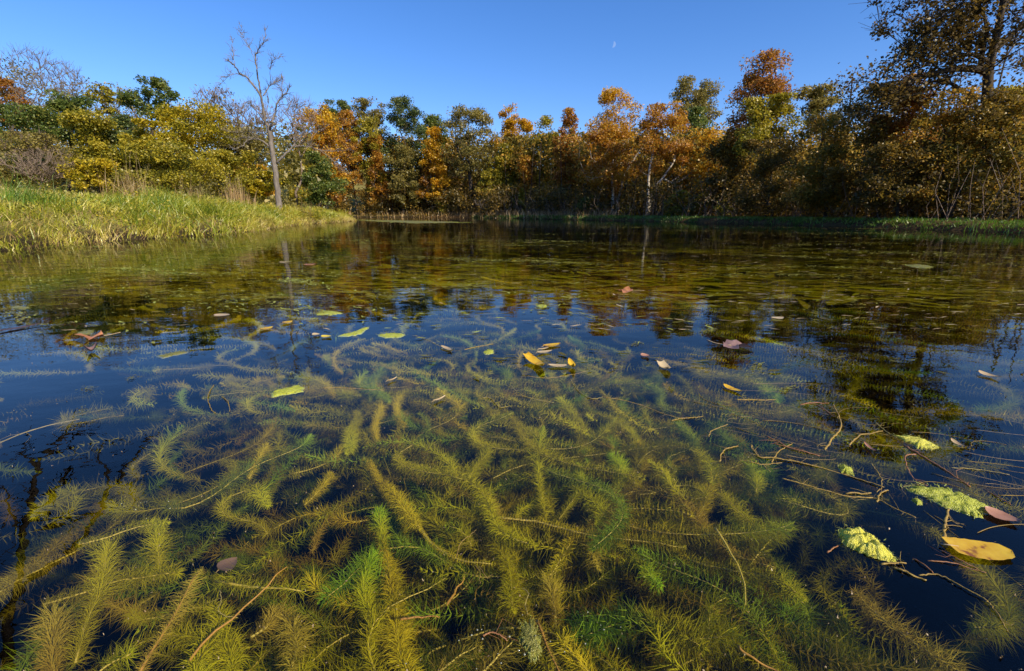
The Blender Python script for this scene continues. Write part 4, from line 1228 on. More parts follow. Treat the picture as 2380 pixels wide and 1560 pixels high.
# strands that can be picked out in the photograph
H = [
 ('sparse yellow stem of watermilfoil bending right, centre of the weed bed, roots hanging', q5((550, 580), (640, 690), (740, 760), (820, 800), (950, 820), (1060, 825)), .016, 'gold', dict(stem_r=.0022, full=.7, lo=.3, hi=.5)),
 ('leafy olive watermilfoil running down to the bent yellow stem', q5((200, 130), (290, 270), (350, 330), (430, 430), (480, 500), (550, 580)), .046, 'gold', dict(lo=.3, hi=.5)),
 ('long knobby yellow watermilfoil stem crossing the right half of the weed bed', q5((1060, 500), (1200, 515), (1350, 530), (1500, 565), (1640, 600), (1800, 630), (2000, 650), (2200, 675), (2360, 710)), .034, 'gold', dict(stem_r=.0017, full=1.0, lo=.3, hi=.6, z0=-.02, z1_=-.03)),
 ('comb-like golden watermilfoil tip arching just above the long knobby stem', q5((1700, 530), (1760, 495), (1850, 460), (2000, 450), (2150, 455), (2300, 470), (2420, 490)), .044, 'gold', dict(full=.6, spacing=.009, width=.0015, lo=.4, hi=.6)),
 ('comb-like golden watermilfoil hanging down from the long knobby stem', q5((1640, 600), (1600, 660), (1550, 740), (1480, 840), (1400, 950)), .042, 'gold', dict(full=.6, spacing=.009, width=.0015, lo=.3, hi=.6)),
 ('olive watermilfoil curving up from the long knobby stem to the top', q5((1500, 520), (1560, 440), (1620, 350), (1650, 250), (1630, 140)), .040, 'olive', dict()),
 ('curved olive watermilfoil forming a hook right of the dark hole', q5((1690, 460), (1800, 390), (1900, 310), (1940, 220), (1930, 140), (1860, 70)), .050, 'olive', dict(lo=.3, hi=.9)),
 ('olive watermilfoil with clear stem slanting up right, upper centre of the weed bed', q5((740, 355), (800, 300), (900, 210), (980, 110), (1055, 15)), .046, 'olive', dict(lo=.5, hi=.3)),
 ('thick brown-olive watermilfoil arching down the centre', q5((760, 480), (920, 530), (1030, 600), (1100, 720), (1160, 840), (1185, 1000), (1200, 1150)), .052, 'olive', dict(lo=.15, hi=.35)),
 ('long brush-like gold watermilfoil descending to the bottom edge', q5((290, 690), (330, 850), (350, 1000), (380, 1120), (400, 1230), (430, 1350), (470, 1480), (560, 1600)), .056, 'gold', dict(lo=.3, hi=.5)),
 ('upright watermilfoil with a green tip left of the bent yellow stem', q5((300, 740), (285, 660), (268, 560), (262, 455)), .046, 'olive', dict(lo=.3, hi=1)),
 ('thick watermilfoil with vivid green top beside the brush-like strand', q5((330, 1340), (230, 1210), (150, 1080), (140, 960), (180, 860), (235, 755)), .054, 'olive', dict(lo=.2, hi=1.0, z0=-.04)),
 ('biggest vivid green feathery watermilfoil near the bottom edge', q5((2300, 1310), (2150, 1270), (2000, 1240), (1870, 1262), (1760, 1300), (1610, 1345)), .082, 'green', dict(lo=.1, hi=.8, sweep=.3, width=.0012)),
 ('olive watermilfoil spray lying on the right end of the vivid green one', q5((1900, 1250), (2050, 1210), (2200, 1250), (2360, 1320), (2500, 1400)), .075, 'olive', dict(lo=.2, hi=.4)),
 ('watermilfoil tapering to a green tip above the dark bottom hole', q5((1880, 680), (2000, 760), (2120, 880), (2205, 975)), .046, 'olive', dict(lo=.3, hi=1)),
 ('short olive watermilfoil pointing right, left upper weed bed', q5((440, 140), (560, 180), (665, 222)), .036, 'olive', dict()),
 ('fan-shaped green-gold watermilfoil above the bent stem', q5((1390, 225), (1280, 225), (1180, 265), (1085, 300)), .060, 'olive', dict(lo=.1, hi=.95, z0=-.04, z1_=-.06)),
 ('vivid green watermilfoil head seen end on, lower centre', q5((1150, 980), (1060, 1010), (960, 1050), (900, 1010)), .075, 'green', dict(lo=.2, hi=.8, z0=-.10, z1_=-.08)),
 ('small vivid green watermilfoil head below the end-on one', q5((1080, 1230), (1010, 1220), (960, 1200)), .05, 'green', dict(lo=.1, hi=.6, z0=-.12, z1_=-.10)),
 ('green watermilfoil tuft on the left flank of the centre arch', q5((900, 700), (860, 620), (800, 570), (730, 560)), .05, 'olive', dict(lo=.2, hi=.85, z0=-.05)),
 ('bare thin golden stem slanting up in the lower centre', q5((730, 1110), (790, 990), (850, 900)), .008, 'gold', dict(full=.35, stem='orange', stem_r=.0018)),
 ('short pinkish-orange stem lying level across the brush-like strand', q5((415, 1205), (540, 1195), (680, 1190)), .012, 'brown', dict(full=.3, stem='orange', stem_r=.0015, z0=-.008, z1_=-.008)),
 ('orange stem slanting down right at the bottom edge', q5((1350, 1210), (1400, 1330), (1450, 1430), (1520, 1580)), .016, 'brown', dict(full=.35, stem='orange', stem_r=.0015, z0=-.008, z1_=-.008)),
 ('gold watermilfoil fringe at the bottom edge, left of the orange stem', q5((640, 1600), (760, 1500), (860, 1430), (960, 1400)), .06, 'brown', dict(lo=.3, hi=.7, z0=-.025, z1_=-.02)),
 ('pale gold tangled watermilfoil at the bottom edge, right of the orange stem', q5((1750, 1600), (1660, 1500), (1600, 1420), (1540, 1330)), .06, 'gold', dict(lo=.3, hi=.5, z0=-.02, z1_=-.014, zmax=.001)),
 ('brown-gold watermilfoil under the orange stem at the bottom edge', q5((950, 1600), (1050, 1500), (1130, 1420), (1230, 1330)), .075, 'brown', dict(lo=.3, hi=.7, z0=-.02, z1_=-.01)),
 ('feathery olive watermilfoil right of the vivid end-on head', q5((1480, 1260), (1460, 1150), (1440, 1050), (1420, 930)), .060, 'brown', dict(lo=.2, hi=.7)),
 ('thick olive watermilfoil rope entering from upper centre toward right', q6((-60, 330), (100, 320), (220, 340), (330, 390), (420, 480), (520, 570), (650, 620)), .060, 'olive', dict(lo=.2, hi=.4)),
 ('stout rounded olive watermilfoil ending in a blunt tip, lower right', q6((20, 780), (200, 830), (400, 870), (560, 900), (700, 960), (860, 1065)), .054, 'olive', dict(lo=.2, hi=.5, spacing=.005)),
 ('comb-like olive watermilfoil crossing above the blunt tip', q6((480, 830), (560, 740), (640, 650), (710, 570)), .05, 'olive', dict(full=.6, spacing=.009, width=.0014, lo=.2, hi=.4)),
 ('small green watermilfoil spear below the blunt tip', q6((640, 1330), (600, 1260), (560, 1180), (520, 1090)), .05, 'green', dict(lo=.1, hi=.6, z0=-.09, z1_=-.06)),
 ('long vivid green watermilfoil spear, lower right', q6((1080, 1540), (1000, 1430), (880, 1330), (780, 1240), (715, 1120)), .07, 'green', dict(lo=.0, hi=.9, z0=-.09, z1_=-.05)),
 ('dim green watermilfoil right of the vivid spear', q6((1180, 1300), (1080, 1240), (980, 1190), (880, 1130)), .065, 'green', dict(lo=.0, hi=.3, z0=-.12, z1_=-.09)),
 ('feathery brown watermilfoil trailing into the bottom right corner', q6((1210, 1020), (1300, 1120), (1400, 1210), (1600, 1340), (1800, 1480), (1950, 1570)), .07, 'brown', dict(lo=.3, hi=.6, z0=-.04, z1_=-.03)),
 ('thin yellow stem dropping down through the right weed bed', q6((240, 575), (330, 700), (400, 820), (430, 1000), (450, 1110)), .012, 'gold', dict(full=.3, stem_r=.0016, z0=-.012, z1_=-.03)),
 ('yellow-green watermilfoil head near the little green sprig', q6((520, 330), (535, 270), (510, 190), (440, 130)), .06, 'olive', dict(lo=.4, hi=.9, z0=-.03)),
 ('pale green feather of watermilfoil left of the yellow-green head', q6((285, 340), (280, 270), (262, 180)), .045, 'green', dict(lo=.1, hi=.5, z0=-.07, z1_=-.04)),
 ('olive watermilfoil at the bottom edge, right of the vivid green one', q6((-80, 1340), (60, 1330), (200, 1320), (370, 1290)), .09, 'olive', dict(lo=.2, hi=.45)),
 ('tan stem with whitish bubbles at the bottom edge, right of centre', q6((400, 1390), (520, 1470), (700, 1570)), .018, 'brown', dict(full=.4, stem='orange', stem_r=.0015, z0=.001, z1_=.001)),
 ('gold watermilfoil breaking the surface, left weed bed', q4((540, 690), (700, 650), (850, 590), (1000, 540), (1150, 545)), .042, 'olive', dict(lo=.3, hi=.5, z0=-.014, z1_=-.010, zmax=.001)),
 ('grey-olive watermilfoil sloping to the left edge', q4((560, 720), (400, 800), (250, 880), (100, 960), (-60, 1060)), .055, 'brown', dict(lo=.3, hi=.7)),
 ('long fringed olive watermilfoil across the lower left', q4((300, 1100), (450, 1060), (640, 1000), (800, 940), (1000, 920), (1220, 890)), .062, 'olive', dict(lo=.1, hi=.4)),
 ('yellow-stemmed comb-like watermilfoil pointing right, left of centre', q4((1480, 945), (1650, 970), (1800, 975), (1950, 970), (2100, 985)), .050, 'olive', dict(full=.55, spacing=.009, stem_r=.002, lo=.4, hi=.5)),
 ('longest orange stem slanting up right, lower left', q4((1300, 1490), (1500, 1310), (1640, 1200), (1760, 1080), (1870, 960), (1995, 838)), .008, 'brown', dict(full=.3, stem='orange', stem_r=.0015, z0=-.012, z1_=.002)),
 ('bushy gold watermilfoil standing at the bottom left', q4((375, 1620), (370, 1400), (390, 1250), (400, 1150)), .062, 'brown', dict(lo=.2, hi=.6)),
 ('long dim stem with fine combs rising beside the bushy gold one', q4((520, 1500), (580, 1280), (650, 1120), (720, 950), (742, 690)), .065, 'olive', dict(lo=.1, hi=.4, full=.6)),
 ('upright combed watermilfoil under the surface-breaking gold one', q4((1100, 880), (1100, 760), (1095, 600)), .06, 'olive', dict(lo=.2, hi=.5, full=.7)),
 ('orange stem with ragged brown leaves, bottom left of centre', q4((960, 1570), (1050, 1400), (1220, 1150), (1300, 1000), (1385, 850)), .045, 'brown', dict(full=.5, stem='orange', stem_r=.0015, lo=.3, hi=.6, z0=-.01, z1_=-.004)),
 ('thin combed watermilfoil with straight stem, upper left weed bed', q4((1710, 235), (1770, 120), (1835, 0)), .036, 'gold', dict(full=.5, lo=.3, hi=.4, z0=-.03)),
 ('dense golden watermilfoil stretching up right, left of the centre arch', q4((1990, 205), (2100, 180), (2250, 120), (2370, 20)), .046, 'gold', dict(lo=.7, hi=.4)),
 ('golden watermilfoil slanting below the dense golden one', q4((2090, 420), (2160, 350), (2230, 260), (2270, 200)), .040, 'gold', dict(lo=.3, hi=.4)),
 ('dim green feather of watermilfoil leaning up right, left weed bed', q4((1500, 900), (1580, 800), (1680, 690), (1750, 610)), .06, 'green', dict(lo=.0, hi=.5, z0=-.12, z1_=-.08)),
 ('dim green watermilfoil pair member beside the dark water, left of centre', q4((2120, 700), (2180, 600), (2240, 490)), .06, 'green', dict(lo=.0, hi=.5, z0=-.11, z1_=-.08)),
 ('bright olive watermilfoil hump at the bottom edge, lower left', q4((640, 1600), (760, 1500), (900, 1440)), .065, 'olive', dict(lo=.3, hi=.6, z0=-.03, z1_=-.02)),
 ('brown tangled watermilfoil mass left of the brush-like strand', q4((1720, 1330), (1850, 1250), (1900, 1150), (2000, 1230), (2050, 1400), (2000, 1570)), .06, 'brown', dict(lo=.3, hi=.7, z0=-.02)),
 ('tall upright gold watermilfoil, upper centre left of the weed bed', q2((250, 1500), (240, 1400), (270, 1300), (300, 1240), (340, 1230)), .046, 'gold', dict(lo=.3, hi=.5)),
 ('arched grey-gold watermilfoil circling a dark hole, upper centre left', q2((440, 1400), (400, 1330), (390, 1240), (440, 1170), (560, 1150)), .05, 'gold', dict(lo=.3, hi=.6)),
 ('pale olive watermilfoil bow at the upper right of the weed bed', q2((1640, 1320), (1760, 1320), (1880, 1360), (1980, 1420), (2060, 1490)), .05, 'olive', dict(lo=.2, hi=.5)),
 ('soft green hump of watermilfoil inside the pale bow', q2((1700, 1480), (1780, 1430), (1850, 1450), (1900, 1540)), .07, 'olive', dict(lo=.5, hi=.85, z0=-.07, z1_=-.05)),
 ('pale combed watermilfoil at the upper right, pointing at the floating stems', q2((2080, 1440), (2180, 1420), (2300, 1400), (2420, 1410)), .05, 'olive', dict(full=.6, lo=.2, hi=.4)),
 ('olive watermilfoil diagonal across the upper centre', q2((960, 1240), (1060, 1310), (1180, 1380), (1300, 1440), (1400, 1500)), .055, 'olive', dict(lo=.2, hi=.4)),
]
for lab, pts, dm, mt, kw in H:
    strand(lab, pts, dm, mt, **kw)

# the many alike strands of the near weed bed
def weed_density(px, py):
    """how thickly weed grows, as seen over the pond (photo position of the spot)"""
    c = math.exp(-((px - 1230) / 620) ** 2)
    a = float(smooth(760, 980, py))
    v = a * (0.25 + 0.75 * c)
    if px < 520: v *= 0.42 + 0.58 * float(smooth(1080, 1300, py))
    if px > 1850: v *= 0.36 + 0.30 * float(smooth(1350, 1500, py))
    return v

MARKS = [('the bent yellow stem', q5((800, 790))), ('the long knobby stem', q5((1700, 610))), ('the hanging golden comb', q5((1520, 780))), ('the hook by the dark hole', q5((1900, 300))),
         ('the centre arch', q5((1080, 700))), ('the brush-like gold strand', q5((380, 1120))), ('the biggest vivid green one', q5((1850, 1270))), ('the vivid green end-on head', q5((990, 1030))),
         ('the orange stem at the bottom edge', q5((1430, 1390))), ('the thick olive rope', q6((330, 390))), ('the blunt-tipped strand', q6((650, 930))), ('the vivid green spear', q6((850, 1290))),
         ('the brown corner trail', q6((1500, 1280))), ('the yellow algae lump', q6((1290, 690))), ('the surface-breaking gold strand', q4((850, 600))), ('the fringed olive strand', q4((800, 940))),
         ('the yellow-stemmed comb', q4((1780, 975))), ('the longest orange stem', q4((1760, 1080))), ('the bushy gold strand', q4((380, 1350))), ('the dense golden strand', q4((2180, 150))),
         ('the brown tangled mass', q4((1900, 1280))), ('the tilted yellow leaf', q2((1345, 975))), ('the arch round the dark hole', q2((400, 1280))), ('the pale olive bow', q2((1850, 1350))), ('the lime algae blade', q1((1990, 1150)))]
SEEN_LABELS = {}
def strand_label(P, nm, ln, turn, z):
    c = P[len(P) // 2]
    w = np.array([at_z(m_[1][0][0], m_[1][0][1], -0.02)[:2] for m_ in MARKS])
    d = w - c[:2]
    order = np.argsort(np.hypot(d[:, 0], d[:, 1]))
    col = {'olive': 'dull olive', 'gold': 'golden', 'green': 'dim green', 'brown': 'brownish'}[nm]
    size = 'short' if ln < 0.30 else ('long' if ln > 0.42 else 'medium')
    bend = 'straight' if abs(turn) < 0.9 else ('curled' if abs(turn) > 3.0 else 'bent')
    dep = 'near the surface' if z > -.05 else ('half sunk' if z > -.12 else 'sunk deep')
    lab = ''
    for k in order[:5]:
        v = -d[k]
        rel = ('right of' if v[0] > 0 else 'left of') if abs(v[0]) > abs(v[1]) else ('beyond' if v[1] > 0 else 'in front of')
        lab = f'{size} {bend} {col} watermilfoil {dep}, {rel} {MARKS[k][0]}'
        if lab not in SEEN_LABELS: break
    if len(lab.split()) > 16: lab = lab.replace(f' {bend}', '', 1)
    SEEN_LABELS[lab] = 1
    return lab

def scatter_weed():
    rng = np.random.default_rng(43)
    kinds = ['olive', 'gold', 'green', 'brown']
    cnt = 0
    tries = 0
    while cnt < 238 and tries < 9000:
        tries += 1
        y = rng.uniform(0.32, 2.1)
        x = rng.uniform(-1.35, 1.35) * (y + 0.15)
        z = -rng.choice([rng.uniform(.015, .05), rng.uniform(.05, .12), rng.uniform(.12, .22)], p=[.38, .37, .25])
        d = np.array((x, y, z - CAMH))
        f = d[1] * CP - d[2] * SP; u = d[1] * SP + d[2] * CP
        px, py = CX + FPX * d[0] / f, CY - FPX * u / f
        if not (-60 < px < 2440 and py < 1640): continue
        if rng.uniform() > weed_density(px, py): continue
        ln = rng.uniform(0.20, 0.52)
        a = rng.uniform(0, 6.283)
        turn = rng.normal() * 2.0
        sway = rng.normal() * 0.9
        k = 9
        pts = [np.array((x, y, z - rng.uniform(0, .05)))]
        for i in range(k):
            aa = a + turn * (i / k - 0.5) + sway * math.sin(i / k * 6.283)
            pts.append(pts[-1] + np.array((math.cos(aa), math.sin(aa), 0)) * ln / k)
        P = np.array(pts); P[:, 2] = np.linspace(P[0, 2], min(-.012, z + rng.uniform(-.02, .03)), k + 1)
        P[:, :2] -= P[k // 2, :2] - P[0, :2]
        P = catmull(P, 4)
        mi = rng.choice(4, p=[.48, .28, .14, .10]) if z > -.12 else rng.choice(4, p=[.38, .08, .44, .10])
        nm = kinds[mi]
        lab = strand_label(P, nm, ln, turn, z)
        root = empty('watermilfoil', P[0], lab, 'water plant', GW + ', ' + nm)
        bl, bs = Bag(), Bag()
        hi = rng.choice([0.4, 0.55, 0.95], p=[.45, .35, .2])
        frond(bl, bs, P, rng.uniform(.054, .080), rng, lod=2 if z > -.045 else 1, width=.0007 if z > -.045 else .0010, lo=rng.uniform(0, .3), hi=hi, spacing=rng.uniform(.0048, .0072), full=rng.choice([0.5, 0.8], p=[.25, .75]))
        bs.build('stem', STEMM['olive'], root, P[0])
        bl.build('leaves', WEED[nm], root, P[0])
        cnt += 1
scatter_weed()

def flecks(bag, P, ang, ln, wd, tone, rng, z=0.004):
    """flat bent slivers on the water"""
    n = len(P)
    u = np.column_stack([np.cos(ang), np.sin(ang)])
    v = np.column_stack([-u[:, 1], u[:, 0]])
    bend = rng.normal(size=n) * 0.22
    rows = []
    for t, w in ((-.5, .15), (-.2, 1.0), (.2, .8), (.5, .1)):
        c = P + u * (ln * t)[:, None] + v * (ln * bend * (0.25 - t * t))[:, None]
        ww = (wd * w * rng.uniform(0.6, 1.3, n) * 0.5)[:, None]
        zz = np.full((n, 1), z) + rng.uniform(0, 0.004, (n, 1))
        rows += [np.hstack([c - v * ww, zz]), np.hstack([c + v * ww, zz])]
    V = np.stack(rows, 1)
    bs = (np.arange(n) * 8)[:, None]
    q = np.concatenate([bs + np.array([[2 * i, 2 * i + 1, 2 * i + 3, 2 * i + 2]]) for i in range(3)])
    bag.add(V.reshape(-1, 3), quads=q, tone=np.repeat(tone, 8))

def far_weed():
    """the weed bed beyond, past counting"""
    rng = np.random.default_rng(44)
    bags = {'olive': Bag(), 'green': Bag(), 'gold': Bag()}
    cnt = 0
    while cnt < 1350:
        y = 1.2 + 7.3 * rng.uniform() ** 1.3
        x = rng.uniform(-1.25, 1.25) * y
        if pond_sd(np.array([x]), np.array([y]))[0] > -0.5: continue
        z = -rng.uniform(.02, .11)
        d = np.array((x, y, z - CAMH))
        f = d[1] * CP - d[2] * SP; u = d[1] * SP + d[2] * CP
        px, py = CX + FPX * d[0] / f, CY - FPX * u / f
        wgt = weed_density(px, py) + 0.55 * math.exp(-((px - 1300) / 900) ** 2) * float(smooth(1000, 800, py))
        if py < 760: wgt += 0.2
        if px > 1500 and 640 < py < 1050: wgt += 0.28
        if rng.uniform() > wgt: continue
        ln = rng.uniform(0.2, 0.55)
        a = rng.normal(0.1, 0.9) + (math.pi if rng.uniform() < .5 else 0)
        turn = rng.normal() * 2.0
        if px > 1500: a, turn = rng.normal(-0.45, 0.3), turn * 0.4
        pts = [np.array((x, y, z))]
        for i in range(6):
            aa = a + turn * (i / 6 - 0.5)
            pts.append(pts[-1] + np.array((math.cos(aa), math.sin(aa), rng.normal() * .03)) * ln / 6)
        P = np.array(pts); P[:, 2] = np.clip(P[:, 2], -.3, -.008)
        nm = rng.choice(['olive', 'green', 'gold'], p=[.6, .15, .25])
        frond(bags[nm], None, catmull(P, 3), rng.uniform(.045, .07), rng, spacing=.0075 + .0016 * y, per=8, lo=.1, hi=rng.uniform(.3, .8), width=.0013 + .0007 * y, lod=1)
        cnt += 1
    for i in range(330):                       # rafts just under the surface farther out
        y = 3.2 * (24 / 3.2) ** rng.uniform(); x = rng.uniform(-1.15, 1.15) * y
        if pond_sd(np.array([x]), np.array([y]))[0] > -0.5: continue
        k = 26
        Lr = rng.uniform(0.35, 1.0) * (0.5 + 0.07 * y)
        P = np.array((x, y)) + rng.normal(size=(k, 2)) * np.array((Lr, Lr * 0.5))
        ln = rng.uniform(0.16, 0.46, k) * (0.7 + 0.05 * y)
        flecks(bags['olive'], P, rng.normal(-0.1, 0.5, k), ln, ln * rng.uniform(0.12, 0.3, k), np.clip(rng.uniform(0, .35) + rng.normal(size=k) * .10, 0, 1), rng, -rng.uniform(.02, .07))
    for nm, b in bags.items():
        o = b.build('weed_bed', WEED[nm])
        tag(o, {'olive': 'olive weed bed under the water farther out', 'green': 'dim green weed patches under the water farther out', 'gold': 'golden weed patches under the water farther out'}[nm], 'water weed', kind='stuff')
far_weed()

def deep_weed():
    """the crowded weed below the strands that can be told apart"""
    rng = np.random.default_rng(47)
    bags = {'olive': Bag(), 'green': Bag(), 'brown': Bag()}
    cnt = 0
    while cnt < 500:
        y = rng.uniform(0.3, 2.6); x = rng.uniform(-1.3, 1.3) * (y + 0.15)
        z = -rng.uniform(.035, .22)
        d = np.array((x, y, z - CAMH))
        f = d[1] * CP - d[2] * SP; u = d[1] * SP + d[2] * CP
        px, py = CX + FPX * d[0] / f, CY - FPX * u / f
        if not (-60 < px < 2440 and py < 1640): continue
        if rng.uniform() > weed_density(px, py) ** 1.2: continue
        ln = rng.uniform(0.18, 0.48); a = rng.uniform(0, 6.283); turn = rng.normal() * 2.2
        pts = [np.array((x, y, z))]
        for i in range(6):
            aa = a + turn * (i / 6 - 0.5)
            pts.append(pts[-1] + np.array((math.cos(aa), math.sin(aa), rng.normal() * .12)) * ln / 6)
        P = np.array(pts); P[:, 2] = np.clip(P[:, 2], -.4, -.03)
        nm = rng.choice(['olive', 'green', 'brown'], p=[.5, .28, .22])
        frond(bags[nm], None, catmull(P, 4), rng.uniform(.058, .088), rng, spacing=.0085, per=13, lo=.1, hi=rng.uniform(.3, .9), width=.0012, lod=1)
        cnt += 1
    for nm, b in bags.items():
        o = b.build('deep_weed', WEED[nm])
        tag(o, {'olive': 'olive weed crowding the depth under the near strands', 'green': 'green weed crowding the depth under the near strands', 'brown': 'brown weed crowding the depth under the near strands'}[nm], 'water weed', kind='stuff')
deep_weed()

# ------------------------------------------------------------------ weed lying on the surface
FLECK = leaf_mat('surface_weed', [(0.10, 0.085, 0.014), (0.20, 0.18, 0.03), (0.30, 0.32, 0.06), (0.40, 0.46, 0.10)], trans=0.2, gloss=0.05, rough=0.3)
TANF = leaf_mat('surface_debris', [(0.22, 0.14, 0.06), (0.40, 0.30, 0.16), (0.55, 0.45, 0.28)], trans=0.15, gloss=0.05)

def surface_weed():
    rng = np.random.default_rng(51)
    b, t = Bag(), Bag()
    npat = 400
    for i in range(npat):
        y = 1.5 * (26 / 1.5) ** rng.uniform() 
        x = rng.uniform(-1.2, 1.2) * y
        if pond_sd(np.array([x]), np.array([y]))[0] > -0.15: continue
        lft = float(smooth(0.35, -0.35, x / y))
        dens = float(smooth(1.4, 4.2, y)) * (1 - 0.75 * float(smooth(13, 24, y))) + 0.06
        dens *= (0.45 + 0.55 * lft)
        if rng.uniform() > dens: continue
        k = rng.integers(20, 110)
        L = rng.uniform(0.15, 0.6) * (0.6 + 0.10 * y)
        a = rng.normal(-0.12, 0.35)
        off = rng.normal(size=(k, 2)) * np.array((L * 1.1, L * 0.22))
        R = np.array(((math.cos(a), math.sin(a)), (-math.sin(a), math.cos(a))))
        P = np.array((x, y)) + off @ R
        ang = a + rng.normal(size=k) * 0.5
        ln = rng.uniform(0.02, 0.09, k) * (0.55 + 0.07 * y)
        wd = ln * rng.uniform(0.10, 0.30, k)
        tn = np.clip(rng.beta(2, 2.5) * (0.6 + 0.5 * lft) + rng.normal(size=k) * 0.13, 0, 1)
        flecks(b, P, ang, ln, wd, tn, rng)
    o = b.build('surface_weed', FLECK)
    tag(o, 'pale green and olive weed scraps matted on the water surface', 'water weed', kind='stuff')
    n = 1500
    y = 2.0 * (30 / 2.0) ** rng.uniform(size=n); x = rng.uniform(-1.1, 1.25, n) * y
    keep = (pond_sd(x, y) < -0.2) & (rng.uniform(size=n) < (0.35 + 0.65 * smooth(0.0, 0.6, x / y)))
    x, y = x[keep], y[keep]; n = len(x)
    ln = rng.uniform(0.02, 0.10, n) * (0.5 + 0.10 * y)
    flecks(t, np.column_stack([x, y]), rng.normal(-0.15, 0.4, n), ln, ln * rng.uniform(0.08, 0.22, n), rng.uniform(0, 1, n), rng, 0.005)
    o = t.build('floating_debris', TANF)
    tag(o, 'tan bits of dead leaf and stem drifting on the water', 'debris', kind='stuff')
surface_weed()

# ------------------------------------------------------------------ algae mats
def algae_mat(name, c0, c1, c2):
    m, n, l, o = nt(name)
    p = n.new('ShaderNodeBsdfPrincipled'); p.inputs['Roughness'].default_value = 0.35; p.inputs['Specular IOR Level'].default_value = 0.5
    tc = n.new('ShaderNodeTexCoord')
    t = n.new('ShaderNodeTexNoise'); t.inputs['Scale'].default_value = 130; t.inputs['Detail'].default_value = 10; t.inputs['Roughness'].default_value = 0.8
    l.new(tc.outputs['Object'], t.inputs['Vector'])
    r = n.new('ShaderNodeValToRGB'); ramp_set(r, [(0.3, c0), (0.5, c1), (0.72, c2)])
    l.new(t.outputs['Fac'], r.inputs['Fac']); l.new(r.outputs[0], p.inputs['Base Color'])
    v = n.new('ShaderNodeTexVoronoi'); v.inputs['Scale'].default_value = 620
    l.new(tc.outputs['Object'], v.inputs['Vector'])
    ad = n.new('ShaderNodeMath'); ad.operation = 'ADD'
    l.new(t.outputs['Fac'], ad.inputs[0]); l.new(v.outputs['Distance'], ad.inputs[1])
    b = n.new('ShaderNodeBump'); b.inputs['Strength'].default_value = 0.8; b.inputs['Distance'].default_value = 0.002
    l.new(ad.outputs[0], b.inputs['Height']); l.new(b.outputs[0], p.inputs['Normal'])
    l.new(p.outputs[0], o.inputs['Surface'])
    return m
ALG = algae_mat('algae_yellow', (0.36, 0.34, 0.03), (0.58, 0.55, 0.05), (0.72, 0.69, 0.16))
ALG2 = algae_mat('algae_green', (0.20, 0.23, 0.02), (0.38, 0.41, 0.03), (0.54, 0.55, 0.08))
ALG3 = algae_mat('algae_olive', (0.08, 0.075, 0.010), (0.17, 0.16, 0.02), (0.28, 0.28, 0.04))

def weed_scrap(label, x, y, a, w_, seed, lime=False):
    """a ragged floating scrap of broken weed"""
    rng = np.random.default_rng(seed)
    c = at_z(x, y, 0); e = at_z(x + a, y - 0.18 * a, 0); v = at_z(x, y - w_, 0)
    ax, bx_ = (e - c)[:2], (v - c)[:2]
    k = 46
    t = rng.normal(size=(k, 2)) * 0.42
    P = c[:2] + t[:, :1] * ax + t[:, 1:] * bx_
    L = np.linalg.norm(ax)
    ang = math.atan2(ax[1], ax[0]) + rng.normal(size=k) * 0.55
    b = Bag()
    ln = rng.uniform(0.12, 0.5, k) * L
    flecks(b, P - c[:2], ang, ln, ln * rng.uniform(0.08, 0.28, k), np.clip((0.75 if lime else 0.35) + rng.normal(size=k) * 0.18, 0, 1), rng, 0.002)
    o = b.build('weed_scrap', FLECK)
    o.location = (float(c[0]), float(c[1]), 0.0)
    tag(o, label, 'weed scrap', 'small scraps of weed on the water')

